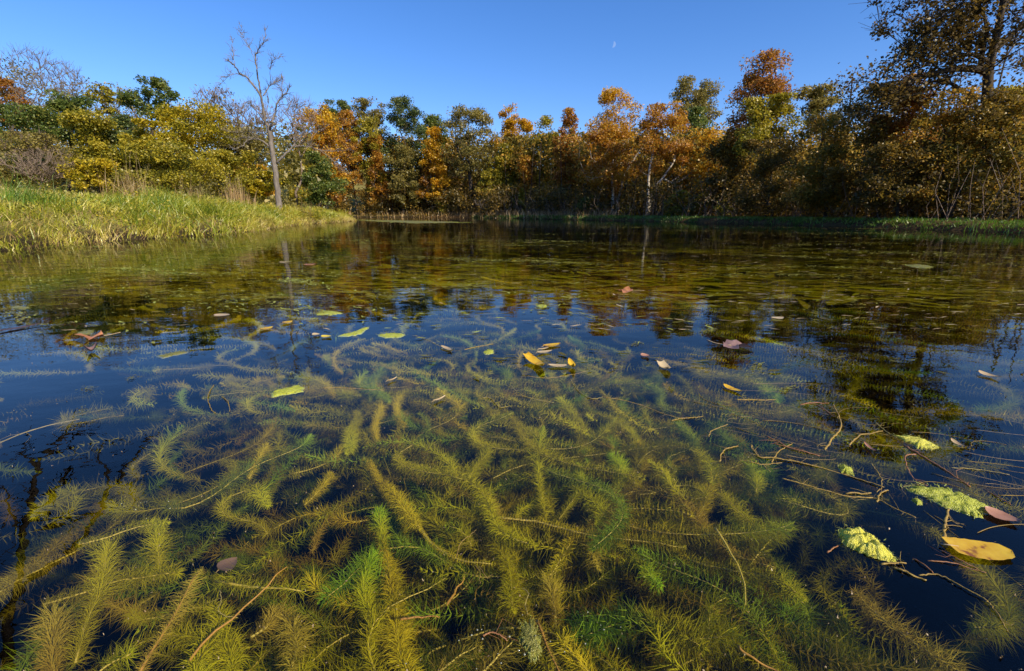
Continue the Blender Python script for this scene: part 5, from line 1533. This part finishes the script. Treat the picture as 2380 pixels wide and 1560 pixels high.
def algae(label, outline, hgt, mat, seed, ragged=0.12, group='algae mats on the water'):
    """domed mat with a ragged rim over an outline on the water"""
    rng = np.random.default_rng(seed)
    O = np.array([at_z(x, y, 0)[:2] for x, y in outline])
    c = O.mean(0)
    Oc = np.vstack([O, O[:1]])
    big = hgt > .0055
    nA, nR = (110, 14) if big else (64, 6)
    seg = np.linalg.norm(np.diff(Oc, axis=0), axis=1); s = np.concatenate(([0], np.cumsum(seg)))
    u = np.linspace(0, s[-1], nA, endpoint=False)
    rim = np.stack([np.interp(u, s, Oc[:, 0]), np.interp(u, s, Oc[:, 1])], 1)
    rim = (np.roll(rim, 1, 0) + 2 * rim + np.roll(rim, -1, 0)) / 4
    rag = rng.normal(size=(nA, 1)); rag = rag * 0.6 + np.roll(rag, 1, 0) * 0.5 + np.roll(rag, 2, 0) * 0.3
    rim = c + (rim - c) * (1 + rag * (ragged + 0.03))
    V = [np.array((c[0], c[1], hgt))]
    for j in range(1, nR + 1):
        t = j / nR
        p = c + (rim - c) * t
        nz = np.array([mnoise.fractal(Vector((x_ * 75, y_ * 75, seed)), 1.0, 2.0, 4) for x_, y_ in p])
        z = hgt * (1 - t ** 3.0) * np.clip(0.80 + 0.55 * nz, 0.15, 1.6)
        if j == nR: z = np.full(nA, -0.003)
        V += list(np.column_stack([p, z]))
    q, t3 = [], []
    for k in range(nA):
        t3.append((0, 1 + k, 1 + (k + 1) % nA))
        for j in range(nR - 1):
            a = 1 + j * nA
            q.append((a + k, a + nA + k, a + nA + (k + 1) % nA, a + (k + 1) % nA))
    o = obj_np('algae_mat', np.array(V), [np.array(q), np.array(t3)], mat, origin=(c[0], c[1], 0))
    tag(o, label, 'algae', group)
    # loose filaments trailing off the rim
    k = 150 if big else 50
    L = np.linalg.norm(rim - c, axis=1).mean()
    ii = rng.integers(0, nA, k)
    rd = unit(rim[ii] - c)
    Pf = rim[ii] - c + rd * (rng.normal(size=(k, 1)) * 0.12 * L)
    fb = Bag()
    ln = rng.uniform(0.08, 0.30, k) * L
    flecks(fb, Pf, np.arctan2(rd[:, 1], rd[:, 0]) + rng.normal(size=k) * 0.9, ln, ln * rng.uniform(0.06, 0.2, k), np.clip(0.7 + rng.normal(size=k) * 0.2, 0, 1), rng, 0.001)
    f_ = fb.build('filaments', FLECK, o)
    f_['kind'] = 'stuff'

algae('yellow foamy algae lump, brightest on the water, lower right', q6((1090, 590), (1150, 575), (1230, 600), (1330, 650), (1400, 710), (1450, 760), (1490, 800), (1430, 800), (1330, 770), (1220, 730), (1130, 680), (1095, 630)), .016, ALG, 1, .03)
algae('long yellow-green algae raft under the thick reddish stem, right edge', q6((1560, 300), (1650, 290), (1800, 300), (1900, 330), (2000, 370), (2110, 430), (2210, 480), (2100, 470), (2040, 500), (1960, 470), (1850, 440), (1760, 400), (1660, 350)), .010, ALG2, 2, .07)
algae('pale algae froth patch above the long raft, right side', q3((1510, 1470), (1570, 1465), (1650, 1480), (1730, 1510), (1790, 1545), (1740, 1560), (1660, 1550), (1580, 1510)), .007, ALG, 3, .10)
algae('small yellow-green algae tuft among the floating stems', q6((1090, 150), (1130, 140), (1180, 175), (1190, 210), (1140, 200), (1110, 190)), .006, ALG2, 4, .12)
algae('tiny algae tuft between the tuft and the long raft', q6((1590, 380), (1630, 375), (1670, 410), (1630, 410)), .005, ALG2, 14, .12)
algae('bright lime algae blade shape floating left of centre', q1((1865, 1180), (1900, 1150), (1980, 1130), (2070, 1110), (2115, 1125), (2100, 1155), (2040, 1170), (1960, 1180), (1900, 1190)), .005, ALG2, 5, .06)
algae('lime algae streak pointing up right, near the shore reflection', q2((0, 770), (60, 760), (120, 740), (190, 708), (195, 720), (140, 760), (60, 780)), .004, ALG2, 6, .12)
algae('olive-lime algae streak right of the pointing streak', q2((250, 765), (330, 755), (420, 752), (465, 768), (400, 785), (310, 785)), .004, ALG2, 7, .12)
algae('small lime algae patch above the two lime streaks', q1((2170, 620), (2230, 600), (2310, 602), (2365, 612), (2330, 628), (2240, 630)), .004, ALG2, 8, .12)
algae('round lime algae spot in the blue water, centre', q2((990, 885), (1020, 868), (1060, 870), (1065, 890), (1030, 900), (1000, 900)), .004, ALG2, 9, .1)
algae('lime algae spot where the tree reflections end, centre', q2((1350, 565), (1390, 555), (1430, 560), (1430, 575), (1385, 580)), .004, ALG2, 10, .12)
algae('long thin olive algae streak in the blue water, left', q1((1085, 915), (1160, 895), (1240, 880), (1310, 875), (1300, 888), (1200, 910), (1120, 926)), .003, ALG3, 11, .12)
algae('olive algae patch near the orange sycamore leaf, left', q1((530, 755), (590, 735), (660, 735), (640, 755), (570, 770)), .003, ALG3, 12, .15)
algae('olive algae patch in the sky reflection, far left', q1((65, 575), (130, 565), (210, 580), (150, 592)), .003, ALG3, 13, .15)
algae('pale bubbly algae clump at the bottom edge, centre', q5((1250, 1230), (1320, 1215), (1360, 1300), (1380, 1400), (1350, 1480), (1290, 1460), (1260, 1360)), .006, ALG3, 15, .12)
algae('flat yellow-green algae sheet stretching off the tip of the grassy bank', [(840, 511), (900, 512), (980, 513.5), (1060, 516), (1040, 518.5), (960, 519), (930, 516.5), (860, 514)], .02, ALG3, 16, .05)
algae('pale tan-green weed raft far out on the right water', [(2106, 616), (2130, 614.5), (2160, 618), (2170, 622), (2150, 624), (2120, 621)], .01, ALG3, 17, .08)
for i, (x, y, a, w_) in enumerate([(135, 757, 30, 6), (640, 690, 34, 5), (910, 690, 22, 7), (745, 728, 18, 4), (1560, 905, 14, 6), (1480, 800, 16, 5), (1645, 770, 22, 6), (205, 905, 26, 8), (190, 955, 18, 12), (310, 880, 24, 7), (1760, 850, 22, 9), (1830, 905, 26, 7)]):
    weed_scrap(['thin olive weed scrap by the left edge of the sky reflection', 'olive weed scrap beside the dead tree reflection', 'lime weed scrap among the tree reflections, left of centre', 'small olive scrap under the lime patch',
           'olive weed scrap right of the pale half leaf', 'olive scrap below the reflection of the tall olive oak', 'olive weed scrap at the foot of the oak reflection', 'ragged olive weed scrap alone in the blue, left',
           'second ragged olive scrap below, left blue water', 'small olive scrap in the blue left of the lime blade', 'olive weed scrap beside the big mauve leaf', 'olive weed scrap on the dark tree reflection, right'][i],
          x, y, a, w_, 30 + i, i == 2)

# ------------------------------------------------------------------ fallen leaves on the water
def leafm(name, c0, c1, spot=None):
    m, n, l, o = nt(name)
    p = n.new('ShaderNodeBsdfPrincipled'); p.inputs['Roughness'].default_value = 0.42; p.inputs['Specular IOR Level'].default_value = 0.45
    tc = n.new('ShaderNodeTexCoord')
    t = n.new('ShaderNodeTexNoise'); t.inputs['Scale'].default_value = 45; t.inputs['Detail'].default_value = 6
    l.new(tc.outputs['Object'], t.inputs['Vector'])
    r = n.new('ShaderNodeValToRGB')
    ramp_set(r, ([(0.36, spot), (0.44, c0), (0.7, c1)] if spot else [(0.3, c0), (0.7, c1)]))
    l.new(t.outputs['Fac'], r.inputs['Fac']); l.new(r.outputs[0], p.inputs['Base Color'])
    b = n.new('ShaderNodeBump'); b.inputs['Strength'].default_value = 0.4; b.inputs['Distance'].default_value = 0.002
    l.new(t.outputs['Fac'], b.inputs['Height']); l.new(b.outputs[0], p.inputs['Normal'])
    tl = n.new('ShaderNodeBsdfTranslucent'); l.new(r.outputs[0], tl.inputs['Color'])
    mx = n.new('ShaderNodeMixShader'); mx.inputs[0].default_value = 0.25
    l.new(p.outputs[0], mx.inputs[1]); l.new(tl.outputs[0], mx.inputs[2])
    l.new(mx.outputs[0], o.inputs['Surface'])
    return m
LF = {
    'yellow': leafm('fallen_yellow', (0.62, 0.36, 0.02), (0.75, 0.50, 0.04), (0.25, 0.09, 0.02)),
    'lemon': leafm('fallen_lemon', (0.62, 0.46, 0.04), (0.74, 0.58, 0.08)),
    'cream': leafm('fallen_cream', (0.46, 0.34, 0.17), (0.62, 0.49, 0.29)),
    'pink': leafm('fallen_pink', (0.36, 0.17, 0.10), (0.50, 0.27, 0.17)),
    'rusty': leafm('fallen_rust', (0.40, 0.15, 0.06), (0.56, 0.25, 0.11)),
    'mauve': leafm('fallen_mauve', (0.20, 0.12, 0.11), (0.32, 0.20, 0.18)),
    'dark': leafm('fallen_dark', (0.06, 0.03, 0.02), (0.14, 0.07, 0.04)),
    'tan': leafm('fallen_tan', (0.42, 0.30, 0.15), (0.58, 0.44, 0.25)),
}
def blade_leaf(label, a, b, wid, mat, curl=0.002, bend=0.06, blunt=0.0, z=0.004, name='fallen_leaf'):
    """narrow leaf between two spots on the water, with folded midrib and a stalk"""
    A, B = at_z(a[0], a[1], 0), at_z(b[0], b[1], 0)
    d = B - A; L = np.linalg.norm(d); d /= L
    s = np.array((-d[1], d[0], 0))
    root = empty(name, (A + B) / 2, label, 'leaf', 'fallen leaves on the water')
    bg_ = Bag()
    n = 13
    rows = []
    for i in range(n):
        t = i / (n - 1)
        w = wid * 0.5 * (math.sin(math.pi * min(1, (t * (1 - blunt) + blunt * 0.5) ** 0.8)) ** 0.75 + 0.02) * (1 + 0.04 * math.sin(i * 2.7))
        if i == 0 and not blunt: w = wid * 0.02
        if i == n - 1: w = wid * 0.02
        c = A + d * L * t + s * (bend * L * math.sin(math.pi * t))
        z0 = z + curl * (abs(t - 0.5) * 2) ** 2 * 2
        rows.append([c + s * w + (0, 0, z0 + curl * 0.9), c + s * w * 0.5 + (0, 0, z0 + curl * 0.25), c + (0, 0, z0), c - s * w * 0.5 + (0, 0, z0 + curl * 0.25), c - s * w + (0, 0, z0 + curl * 0.9)])
    V = np.array(rows).reshape(-1, 3)
    q = [(i * 5 + j, i * 5 + j + 1, i * 5 + j + 6, i * 5 + j + 5) for i in range(n - 1) for j in range(4)]
    bg_.add(V, quads=q)
    bg_.build('blade', LF[mat], root, (A + B) / 2)
    st = Bag()
    tube(st, np.array([A + d * L * 0.15 + (0, 0, z + 0.001), A + (0, 0, z + 0.001 + curl), A - d * L * 0.12 + s * L * 0.03 + (0, 0, z)]), np.array((0.0007, 0.0008, 0.0009)) * max(1, L / 0.07), 5)
    st.build('stalk', LF['tan'], root, (A + B) / 2)

def lobed_leaf(label, a, b, mat, wide=1.0, curl=0.012, seed=0):
    """sycamore-like leaf with five pointed lobes from stalk a to tip b"""
    rng = np.random.default_rng(seed)
    A, B = at_z(a[0], a[1], 0), at_z(b[0], b[1], 0)
    d = B - A; L = np.linalg.norm(d); d /= L
    s = np.array((-d[1], d[0], 0))
    c = A + d * L * 0.42
    out = [(0, 1.0, .58), (22, .62, 0), (38, .50, 0), (58, .86, .5), (78, .60, 0), (96, .48, 0), (118, .66, .4), (140, .48, 0), (165, .42, 0), (180, .40, 0)]
    ring = [(an, r) for an, r, _ in out] + [(-an, r) for an, r, _ in out[-2:0:-1]]
    N = len(ring)
    V = [c + np.array((0, 0, .004))]
    for f in (0.45, 0.8, 1.0):
        for i, (an, r) in enumerate(ring):
            rr = r * L * 0.58 * f * (1 + rng.normal() * 0.05)
            t = math.radians(an)
            z = .004 + curl * (f ** 2) * (0.4 + 0.6 * math.sin(an * 0.05 + seed)) * rng.uniform(0.5, 1.2)
            V.append(c + d * math.cos(t) * rr + s * math.sin(t) * rr * wide + np.array((0, 0, max(.003, z))))
    t3 = [(0, 1 + i, 1 + (i + 1) % N) for i in range(N)]
    q = [(1 + k * N + i, 1 + (k + 1) * N + i, 1 + (k + 1) * N + (i + 1) % N, 1 + k * N + (i + 1) % N) for k in range(2) for i in range(N)]
    root = empty('sycamore_leaf', c, label, 'leaf', 'fallen leaves on the water')
    g_ = Bag(); g_.add(np.array(V), quads=q, tris=t3)
    g_.build('blade', LF[mat], root, c)
    st = Bag()
    tube(st, catmull([c + (0, 0, .006), A + (0, 0, .006), A - d * L * 0.3 + s * L * 0.1 + (0, 0, .012)], 4), 0.0016, 5)
    st.build('stalk', LF['tan'], root, c)

blade_leaf('large yellow leaf with red-brown blotches, floating at the right edge', q6((1845, 715))[0], q6((2270, 755))[0], .046, 'yellow', blunt=0.35, bend=-0.03, curl=.001)
blade_leaf('pinkish brown leaf cut by the right picture edge beside the algae raft', q6((2085, 460))[0], q6((2330, 560))[0], .034, 'pink', bend=-.03)
blade_leaf('yellow leaf with brown specks, tilted, in the centre of the blue water', q2((1282, 935))[0], q2((1405, 1020))[0], .040, 'yellow', blunt=0.2, curl=.008)
blade_leaf('long cream leaf lying level right of the tilted yellow leaf', q2((1440, 988))[0], q2((1590, 988))[0], .030, 'cream', bend=-.05)
blade_leaf('small yellow curled leaf on the end of the long cream leaf', q2((1583, 975))[0], q2((1618, 1015))[0], .024, 'yellow', curl=.008)
blade_leaf('cream narrow leaf above the long cream leaf', q2((1362, 903))[0], q2((1468, 888))[0], .028, 'cream')
blade_leaf('thin pink-white leaf sliver between cream and yellow leaves', q2((1370, 878))[0], q2((1445, 868))[0], .014, 'cream')
blade_leaf('yellow narrow leaf topmost of the little group in the centre', q2((1405, 858))[0], q2((1525, 838))[0], .040, 'yellow', bend=.04)
blade_leaf('cream and brown half leaf alone right of the centre group', q2((2212, 982))[0], q2((2270, 1030))[0], .034, 'cream', blunt=.3, curl=.006)
blade_leaf('pale pinkish leaf faintly seen above the half leaf', q2((2085, 910))[0], q2((2135, 930))[0], .03, 'pink')
blade_leaf('tan stem-like leaf strip floating above the weed, centre', q2((645, 1240))[0], q2((730, 1205))[0], .010, 'cream', bend=0)
blade_leaf('short tan leaf strip in the dark gap, centre left', q2((325, 1100))[0], q2((395, 1075))[0], .010, 'tan', bend=0)
blade_leaf('yellow-brown leaf tip beside the leaning twig, centre left', q2((700, 855))[0], q2((772, 888))[0], .020, 'tan')
blade_leaf('yellow leaf floating beside tan stems, right of centre', q3((300, 1125))[0], q3((430, 1175))[0], .024, 'yellow', bend=-.05)
blade_leaf('pale tan curled leaf on the dark tree reflection, far right', q3((2060, 1035))[0], q3((2215, 1078))[0], .030, 'tan', bend=-.05, curl=.003)
blade_leaf('short pale leaf edge on the right shore reflection', q3((640, 662))[0], q3((715, 655))[0], .05, 'cream')
blade_leaf('orange narrow leaf left of the small lime patch', q1((1955, 695))[0], q1((2025, 682))[0], .05, 'yellow')
blade_leaf('yellow-orange narrow leaf below the orange one, left', q1((1798, 742))[0], q1((1890, 722))[0], .045, 'yellow')
blade_leaf('cream narrow leaf floating under the bush reflection, left', q1((1485, 637))[0], q1((1590, 640))[0], .06, 'tan')
blade_leaf('lemon leaf with a curl, left of the lime streaks', q1((2225, 785))[0], q1((2292, 790))[0], .035, 'lemon')
blade_leaf('small whitish leaf bit beside the curled lemon leaf', q1((2170, 768))[0], q1((2200, 780))[0], .03, 'cream')
blade_leaf('dark purple-brown stick-like leaf at the left edge', q1((-40, 755))[0], q1((280, 700))[0], .045, 'dark', bend=.0)
blade_leaf('small dark brown curled leaf below the sycamore leaf, left', q1((590, 895))[0], q1((680, 880))[0], .05, 'mauve', curl=.012)
blade_leaf('tan leaf sliver on the dead tree reflection', q1((1935, 268))[0], q1((2015, 268))[0], .10, 'tan')
blade_leaf('reddish leaf near the dead tree reflection', q1((2100, 286))[0], q1((2190, 282))[0], .12, 'rusty')
blade_leaf('thin reddish straw lying among the right floating stems', q6((1260, 5))[0], q6((1340, 70))[0], .008, 'pink', bend=0)
blade_leaf('small brown curled leaf strip by the pale froth, right', q3((1870, 1505))[0], q3((1960, 1560))[0], .012, 'tan', bend=0)
blade_leaf('sunken brown leaf seen dimly through the water, left of centre', q4((1465, 700))[0], q4((1600, 625))[0], .035, 'mauve', z=-.05)
lobed_leaf('pinkish-orange sycamore leaf alone on the tree reflection, right of centre', q2((2050, 470))[0], q2((1885, 470))[0], 'rusty', 1.0, .03, 1)
lobed_leaf('orange-brown sycamore leaf in the blue water at left', q1((765, 775))[0], q1((520, 812))[0], 'rusty', 0.8, .03, 2)
lobed_leaf('big mauve sycamore leaf half sunk at the oak reflection', q3((250, 835))[0], q3((500, 870))[0], 'mauve', 0.9, .02, 3)

# ------------------------------------------------------------------ floating stems
STEM = {
    'tan': bark_mat('floating_stem_tan', (0.17, 0.105, 0.02), (0.38, 0.26, 0.055), 40, 0.55, 0.4, 0.3, 1),
    'red': bark_mat('floating_stem_red', (0.17, 0.07, 0.025), (0.34, 0.16, 0.06), 40, 0.5, 0.4, 0.3, 1),
    'olive': bark_mat('floating_stem_olive', (0.20, 0.16, 0.04), (0.36, 0.28, 0.08), 40, 0.6, 0.4, 0.3, 1),
}
srng = np.random.default_rng(61)
def stem(label, pts, r, mat='tan', fuzz=6, z=0.0):
    P = catmull(np.array([at_z(x, y, z) for x, y in pts]), 8)
    P[:, 2] += -0.0005 + np.abs(np.sin(np.linspace(0, 3.1 * srng.uniform(.6, 1.6), len(P)))) * srng.uniform(0, .004)
    P[1:-1] += srng.normal(size=(len(P) - 2, 3)) * np.array((1, 1, .3)) * 0.0007
    r *= 0.46
    root = empty('floating_stem', P[len(P) // 2], label, 'stem', 'dead stems floating on the water')
    b = Bag()
    tube(b, P, np.linspace(r * 1.1, r * 0.7, len(P)) * (1 + 0.15 * np.sin(np.arange(len(P)) * 1.9)), 7)
    b.build('stalk', STEM[mat], root, P[len(P) // 2])
    if fuzz:
        t = Bag()
        k = fuzz
        s = srng.integers(1, len(P) - 1, k)
        d = srng.normal(size=(k, 3)) * np.array((1, 1, .12)); d = unit(d)
        ln = srng.uniform(0.012, 0.05, k)
        p1 = P[s] + d * ln[:, None] * .5
        d2 = unit(d + srng.normal(size=(k, 3)) * np.array((.6, .6, .1)))
        frusta(t, P[s], p1, np.full(k, r * .30), np.full(k, r * .24), 4)
        frusta(t, p1, p1 + d2 * ln[:, None] * .5, np.full(k, r * .24), np.full(k, r * .12), 4)
        t.build('rootlets', STEM[mat], root, P[len(P) // 2])
stem('thick tan stem kinked upright in the floating tangle', q3((1000, 1560), (1050, 1490), (1110, 1420), (1100, 1340), (1060, 1250)), .0048, 'tan')
stem('forked tan stem right of the kinked upright one', q3((1170, 1530), (1240, 1470), (1320, 1450), (1400, 1440)), .0034)
stem('orange-brown straight stem at the upper left of the tangle', q3((600, 1470), (680, 1510), (740, 1540), (900, 1590)), .0034, 'red')
stem('straight level tan stem above the tangle', q3((390, 1215), (520, 1218), (660, 1215)), .0034, 'tan', 2)
stem('bundle of pinkish straws lying level, left end of the tangle', q3((830, 1250), (950, 1240), (1030, 1245)), .0032, 'red', 5)
stem('thin stem beside the bundle of straws', q3((860, 1236), (960, 1262), (1060, 1330)), .0022, 'red', 4)
stem('short curved tan stem left of the tangle', q3((200, 1470), (220, 1430), (330, 1385)), .0026)
stem('slanting tan stem pointing at the pale froth', q3((1350, 1370), (1420, 1430), (1500, 1480)), .0026, 'olive')
stem('level tan stem left of the short curved one', q3((-60, 1360), (0, 1352), (80, 1345), (160, 1330)), .0026, 'tan', 4)
stem('long thin stem from the weed to the level tan stem', q2((1820, 1195), (1960, 1220), (2100, 1260), (2230, 1310), (2370, 1350)), .0026, 'tan', 12)
stem('grey-brown branching stem above the weed, centre', q2((1170, 1110), (1250, 1180), (1340, 1210), (1480, 1235)), .0024, 'olive', 12)
stem('thin arched stem right of the tilted yellow leaf', q2((1290, 1050), (1420, 1065), (1560, 1050), (1700, 1020)), .0022, 'tan', 3)
stem('thin stem slanting down past the arched stem', q2((1590, 1070), (1650, 1160), (1740, 1210), (1820, 1195)), .0022, 'olive', 8)
stem('short tan twig under the arched stem', q2((980, 1200), (1050, 1215), (1100, 1270), (1160, 1265)), .0024, 'olive', 8)
stem('long level thread of stem at the left of the weed bed', q2((-120, 1135), (0, 1132), (130, 1140), (300, 1150)), .0022, 'tan', 4)
stem('pale thin stem over the olive weed, upper centre', q2((860, 870), (950, 850), (1060, 830)), .003, 'tan', 4)
stem('leaning twig with a leaf tip, upper centre left', q2((520, 770), (620, 810), (700, 850), (770, 885)), .003, 'olive', 5)
stem('curved loop of stem in the blue water, left of centre', q1((1480, 1110), (1440, 1200), (1460, 1280), (1490, 1310)), .0026, 'tan', 0)
stem('second curved loop of stem right beside the first', q1((1530, 1190), (1580, 1240), (1590, 1300)), .0024, 'tan', 0)
stem('long faint stem under the surface at far left', q1((-40, 1530), (150, 1450), (350, 1390), (550, 1350)), .0032, 'olive', 4, -.01)
stem('curled tan stem at the upper left of the lower tangle', q6((270, 120), (300, 50), (400, 15)), .0030)
stem('longest tan stem running diagonal through the tangle', q6((480, 0), (540, 90), (620, 100), (760, 120), (900, 150), (1060, 190), (1200, 235), (1400, 305)), .0030, 'tan', 16)
stem('short upright tan stem crossing the longest stem', q6((630, 125), (680, 50), (770, 0)), .0028)
stem('tan stem joining the crossing stem from the left', q6((480, 120), (570, 140), (700, 128)), .0024)
stem('short hooked stem below the joining stem', q6((570, 145), (620, 190)), .0022, 'tan', 2)
stem('orange stem above the longest stem', q6((650, 0), (800, 45), (960, 82)), .0028, 'red')
stem('second long stem running below the longest one', q6((700, 235), (860, 280), (1000, 320), (1150, 360), (1340, 375), (1450, 430), (1620, 505)), .0026, 'tan', 18)
stem('short straight tan piece lying on the second long stem', q6((1140, 342), (1310, 343)), .0032, 'tan', 1)
stem('curved tan hook at the end of the second long stem', q6((1350, 397), (1372, 350), (1430, 320)), .0034, 'tan', 1)
stem('thin drooping stem curving down to the tan hook', q6((1310, 130), (1370, 210), (1385, 290), (1350, 330)), .0022, 'tan', 4)
stem('thickest reddish stem ending dark at the algae raft', q6((1540, 10), (1700, 110), (1850, 200), (1990, 295)), .0046, 'red', 5)
stem('bent pink-brown stem left of the thickest reddish one', q6((1620, 70), (1550, 80), (1560, 160), (1610, 240), (1700, 285)), .0030, 'red', 3)
stem('stout tan stem standing down from the algae raft', q6((1825, 705), (1815, 570), (1845, 450)), .0056, 'tan', 8)
stem('tan twig with white end right of the yellow lump', q6((1470, 850), (1560, 890), (1690, 940)), .0036, 'tan', 1)
stem('short level twig below the yellow lump', q6((1380, 825), (1550, 830)), .0030, 'tan', 1)
stem('thin orange twig crossing toward the long curved thread', q6((1600, 785), (1740, 890)), .0022, 'red', 0)
stem('long curved thread of stem sweeping to the lower right', q6((1640, 900), (1780, 905), (1950, 1000), (2080, 1070), (2160, 1150), (2250, 1290)), .0020, 'tan', 2)
stem('thin red-brown thread above the long curved one', q6((1700, 800), (1900, 830), (2100, 890)), .0018, 'red', 1)
stem('thin red-brown thread slanting from the large yellow leaf', q6((1790, 730), (1900, 800), (2050, 860)), .0018, 'red', 1)
stem('thin reddish twig right of the thickest reddish stem', q6((2100, 320), (2200, 380), (2270, 420)), .0022, 'red', 1)
stem('small orange twig left of the yellow lump', q6((1010, 745), (1085, 700)), .0026, 'red', 0)
stem('thin pale stem in the right sky reflection', q6((1860, 160), (2050, 180), (2260, 215)), .0016, 'olive', 6)
stem('pale bent root looping below the bent yellow stem', q5((930, 830), (960, 880), (960, 960)), .0012, 'tan', 0, -.012)
stem('second pale root looping right below the bent stem', q5((950, 840), (1000, 915), (1048, 910)), .0011, 'tan', 0, -.012)
stem('pale branching root above the bent yellow stem', q5((800, 770), (830, 690), (880, 640), (935, 600)), .0014, 'tan', 4, -.012)
stem('yellow curled rootlet in the dark lower centre', q5((1255, 985), (1290, 1040), (1270, 1110), (1290, 1180)), .0013, 'olive', 0, -.01)
stem('curved orange root arch at the bottom edge', q5((980, 1310), (1060, 1310), (1150, 1360)), .0022, 'red', 3)
stem('pale looping root below the yellow-stemmed comb, left', q4((1510, 1000), (1520, 1080), (1500, 1140), (1540, 1180), (1630, 1190)), .0014, 'olive', 1, -.008)

def fine_tangle():
    rng = np.random.default_rng(71)
    b = Bag()
    for i in range(44):
        x, y = rng.uniform(1600, 2330), 0
        y = 930 + (x - 1600) * 0.22 + rng.normal() * 70
        c = at_z(x, y, 0)
        a = rng.normal(-0.5, 0.55); ln = rng.uniform(0.05, 0.22); tn = rng.normal() * 1.6
        pts = [c]
        for k in range(5):
            aa = a + tn * (k / 5 - .5)
            pts.append(pts[-1] + np.array((math.cos(aa), math.sin(aa), 0)) * ln / 5)
        P = catmull(np.array(pts), 3); P[:, 2] = rng.uniform(-.003, .0015)
        tube(b, P, np.linspace(1, .5, len(P)) * rng.uniform(.0004, .0008), 4)
    o = b.build('fine_stem_tangle', STEM['tan'])
    tag(o, 'fine tangle of thin dead stems drifting on the right water', 'stems', kind='stuff')
fine_tangle()

def specks():
    rng = np.random.default_rng(72)
    m, n, l, o = nt('wet_bubble')
    p = n.new('ShaderNodeBsdfPrincipled'); p.inputs['Roughness'].default_value = 0.08; p.inputs['Base Color'].default_value = (0.30, 0.30, 0.22, 1)
    l.new(p.outputs[0], o.inputs['Surface'])
    b = Bag()
    C = [at_z(*q, 0) for q in (q6((1300, 690)) + q6((1900, 390)) + q5((1310, 1380)) + q5((920, 1340)) + q5((1640, 1420)) + q4((980, 430)) + q3((1650, 1515)))]
    phi = np.arange(6) * math.pi / 3
    for c in C:
        for k in range(9):
            r = rng.uniform(.0005, .0013)
            q = c[:2] + rng.normal(size=2) * .022
            V = [(q[0], q[1], r * 1.0 + (.006 if rng.uniform() < .5 else 0))]
            z0 = V[0][2] - r
            for t, rr in ((.55, .83), (0.0, 1.0)):
                V += [(q[0] + r * rr * math.cos(f), q[1] + r * rr * math.sin(f), z0 + r * t) for f in phi]
            tr = [(0, 1 + i, 1 + (i + 1) % 6) for i in range(6)]
            qd = [(1 + i, 7 + i, 7 + (i + 1) % 6, 1 + (i + 1) % 6) for i in range(6)]
            b.add(np.array(V), quads=qd, tris=tr)
    ob = b.build('bubbles', m)
    tag(ob, 'tiny bubbles glinting among the floating algae and weed', 'bubbles', kind='stuff')
    d = Bag()
    n_ = 1500
    y = 0.35 * (9 / 0.35) ** rng.uniform(size=n_); x = rng.uniform(-1.35, 1.35, n_) * (y + .1)
    ln = rng.uniform(.0010, .0028, n_) * (1 + .35 * y)
    flecks(d, np.column_stack([x, y]), rng.uniform(0, 3.14, n_), ln, ln * rng.uniform(.3, .8, n_), rng.uniform(0, .6, n_), rng, .0005)
    ob = d.build('surface_dust', TANF)
    tag(ob, 'fine pale specks of dust and pollen on the water film', 'dust', kind='stuff')
specks()

# ------------------------------------------------------------------ the day moon
m, n, l, o = nt('moon_face')
e = n.new('ShaderNodeEmission'); e.inputs['Color'].default_value = (0.80, 0.88, 1.0, 1); e.inputs['Strength'].default_value = 0.75
t = n.new('ShaderNodeBsdfTransparent'); mx = n.new('ShaderNodeMixShader'); mx.inputs[0].default_value = 0.10
l.new(t.outputs[0], mx.inputs[1]); l.new(e.outputs[0], mx.inputs[2]); l.new(mx.outputs[0], o.inputs['Surface'])
c = at_d(1425, 103, 1300.0)
R = 7.0
ang = np.linspace(-math.pi / 2, math.pi / 2, 17)
fr_, bk_ = [], []
tilt = math.radians(-12)
for a in ang:
    fr_.append((math.cos(a) * R, math.sin(a) * R))
for a in ang[::-1][1:-1]:
    bk_.append((math.cos(a) * R * 0.12, math.sin(a) * R))
ring = [(x * math.cos(tilt) - y * math.sin(tilt), x * math.sin(tilt) + y * math.cos(tilt)) for x, y in fr_ + bk_]
N = len(ring)
V = [(c[0] + x, c[1], c[2] + y) for x, y in ring] + [(c[0] + x, c[1] + 2.0, c[2] + y) for x, y in ring]
me = bpy.data.meshes.new('moon')
me.from_pydata(V, [], [tuple(range(N)), tuple(range(2 * N - 1, N - 1, -1))] + [(i, i + N, (i + 1) % N + N, (i + 1) % N) for i in range(N)])
me.materials.append(m)
mo = bpy.data.objects.new('moon', me); link(mo)
tag(mo, 'faint pale half moon in the blue sky', 'moon')
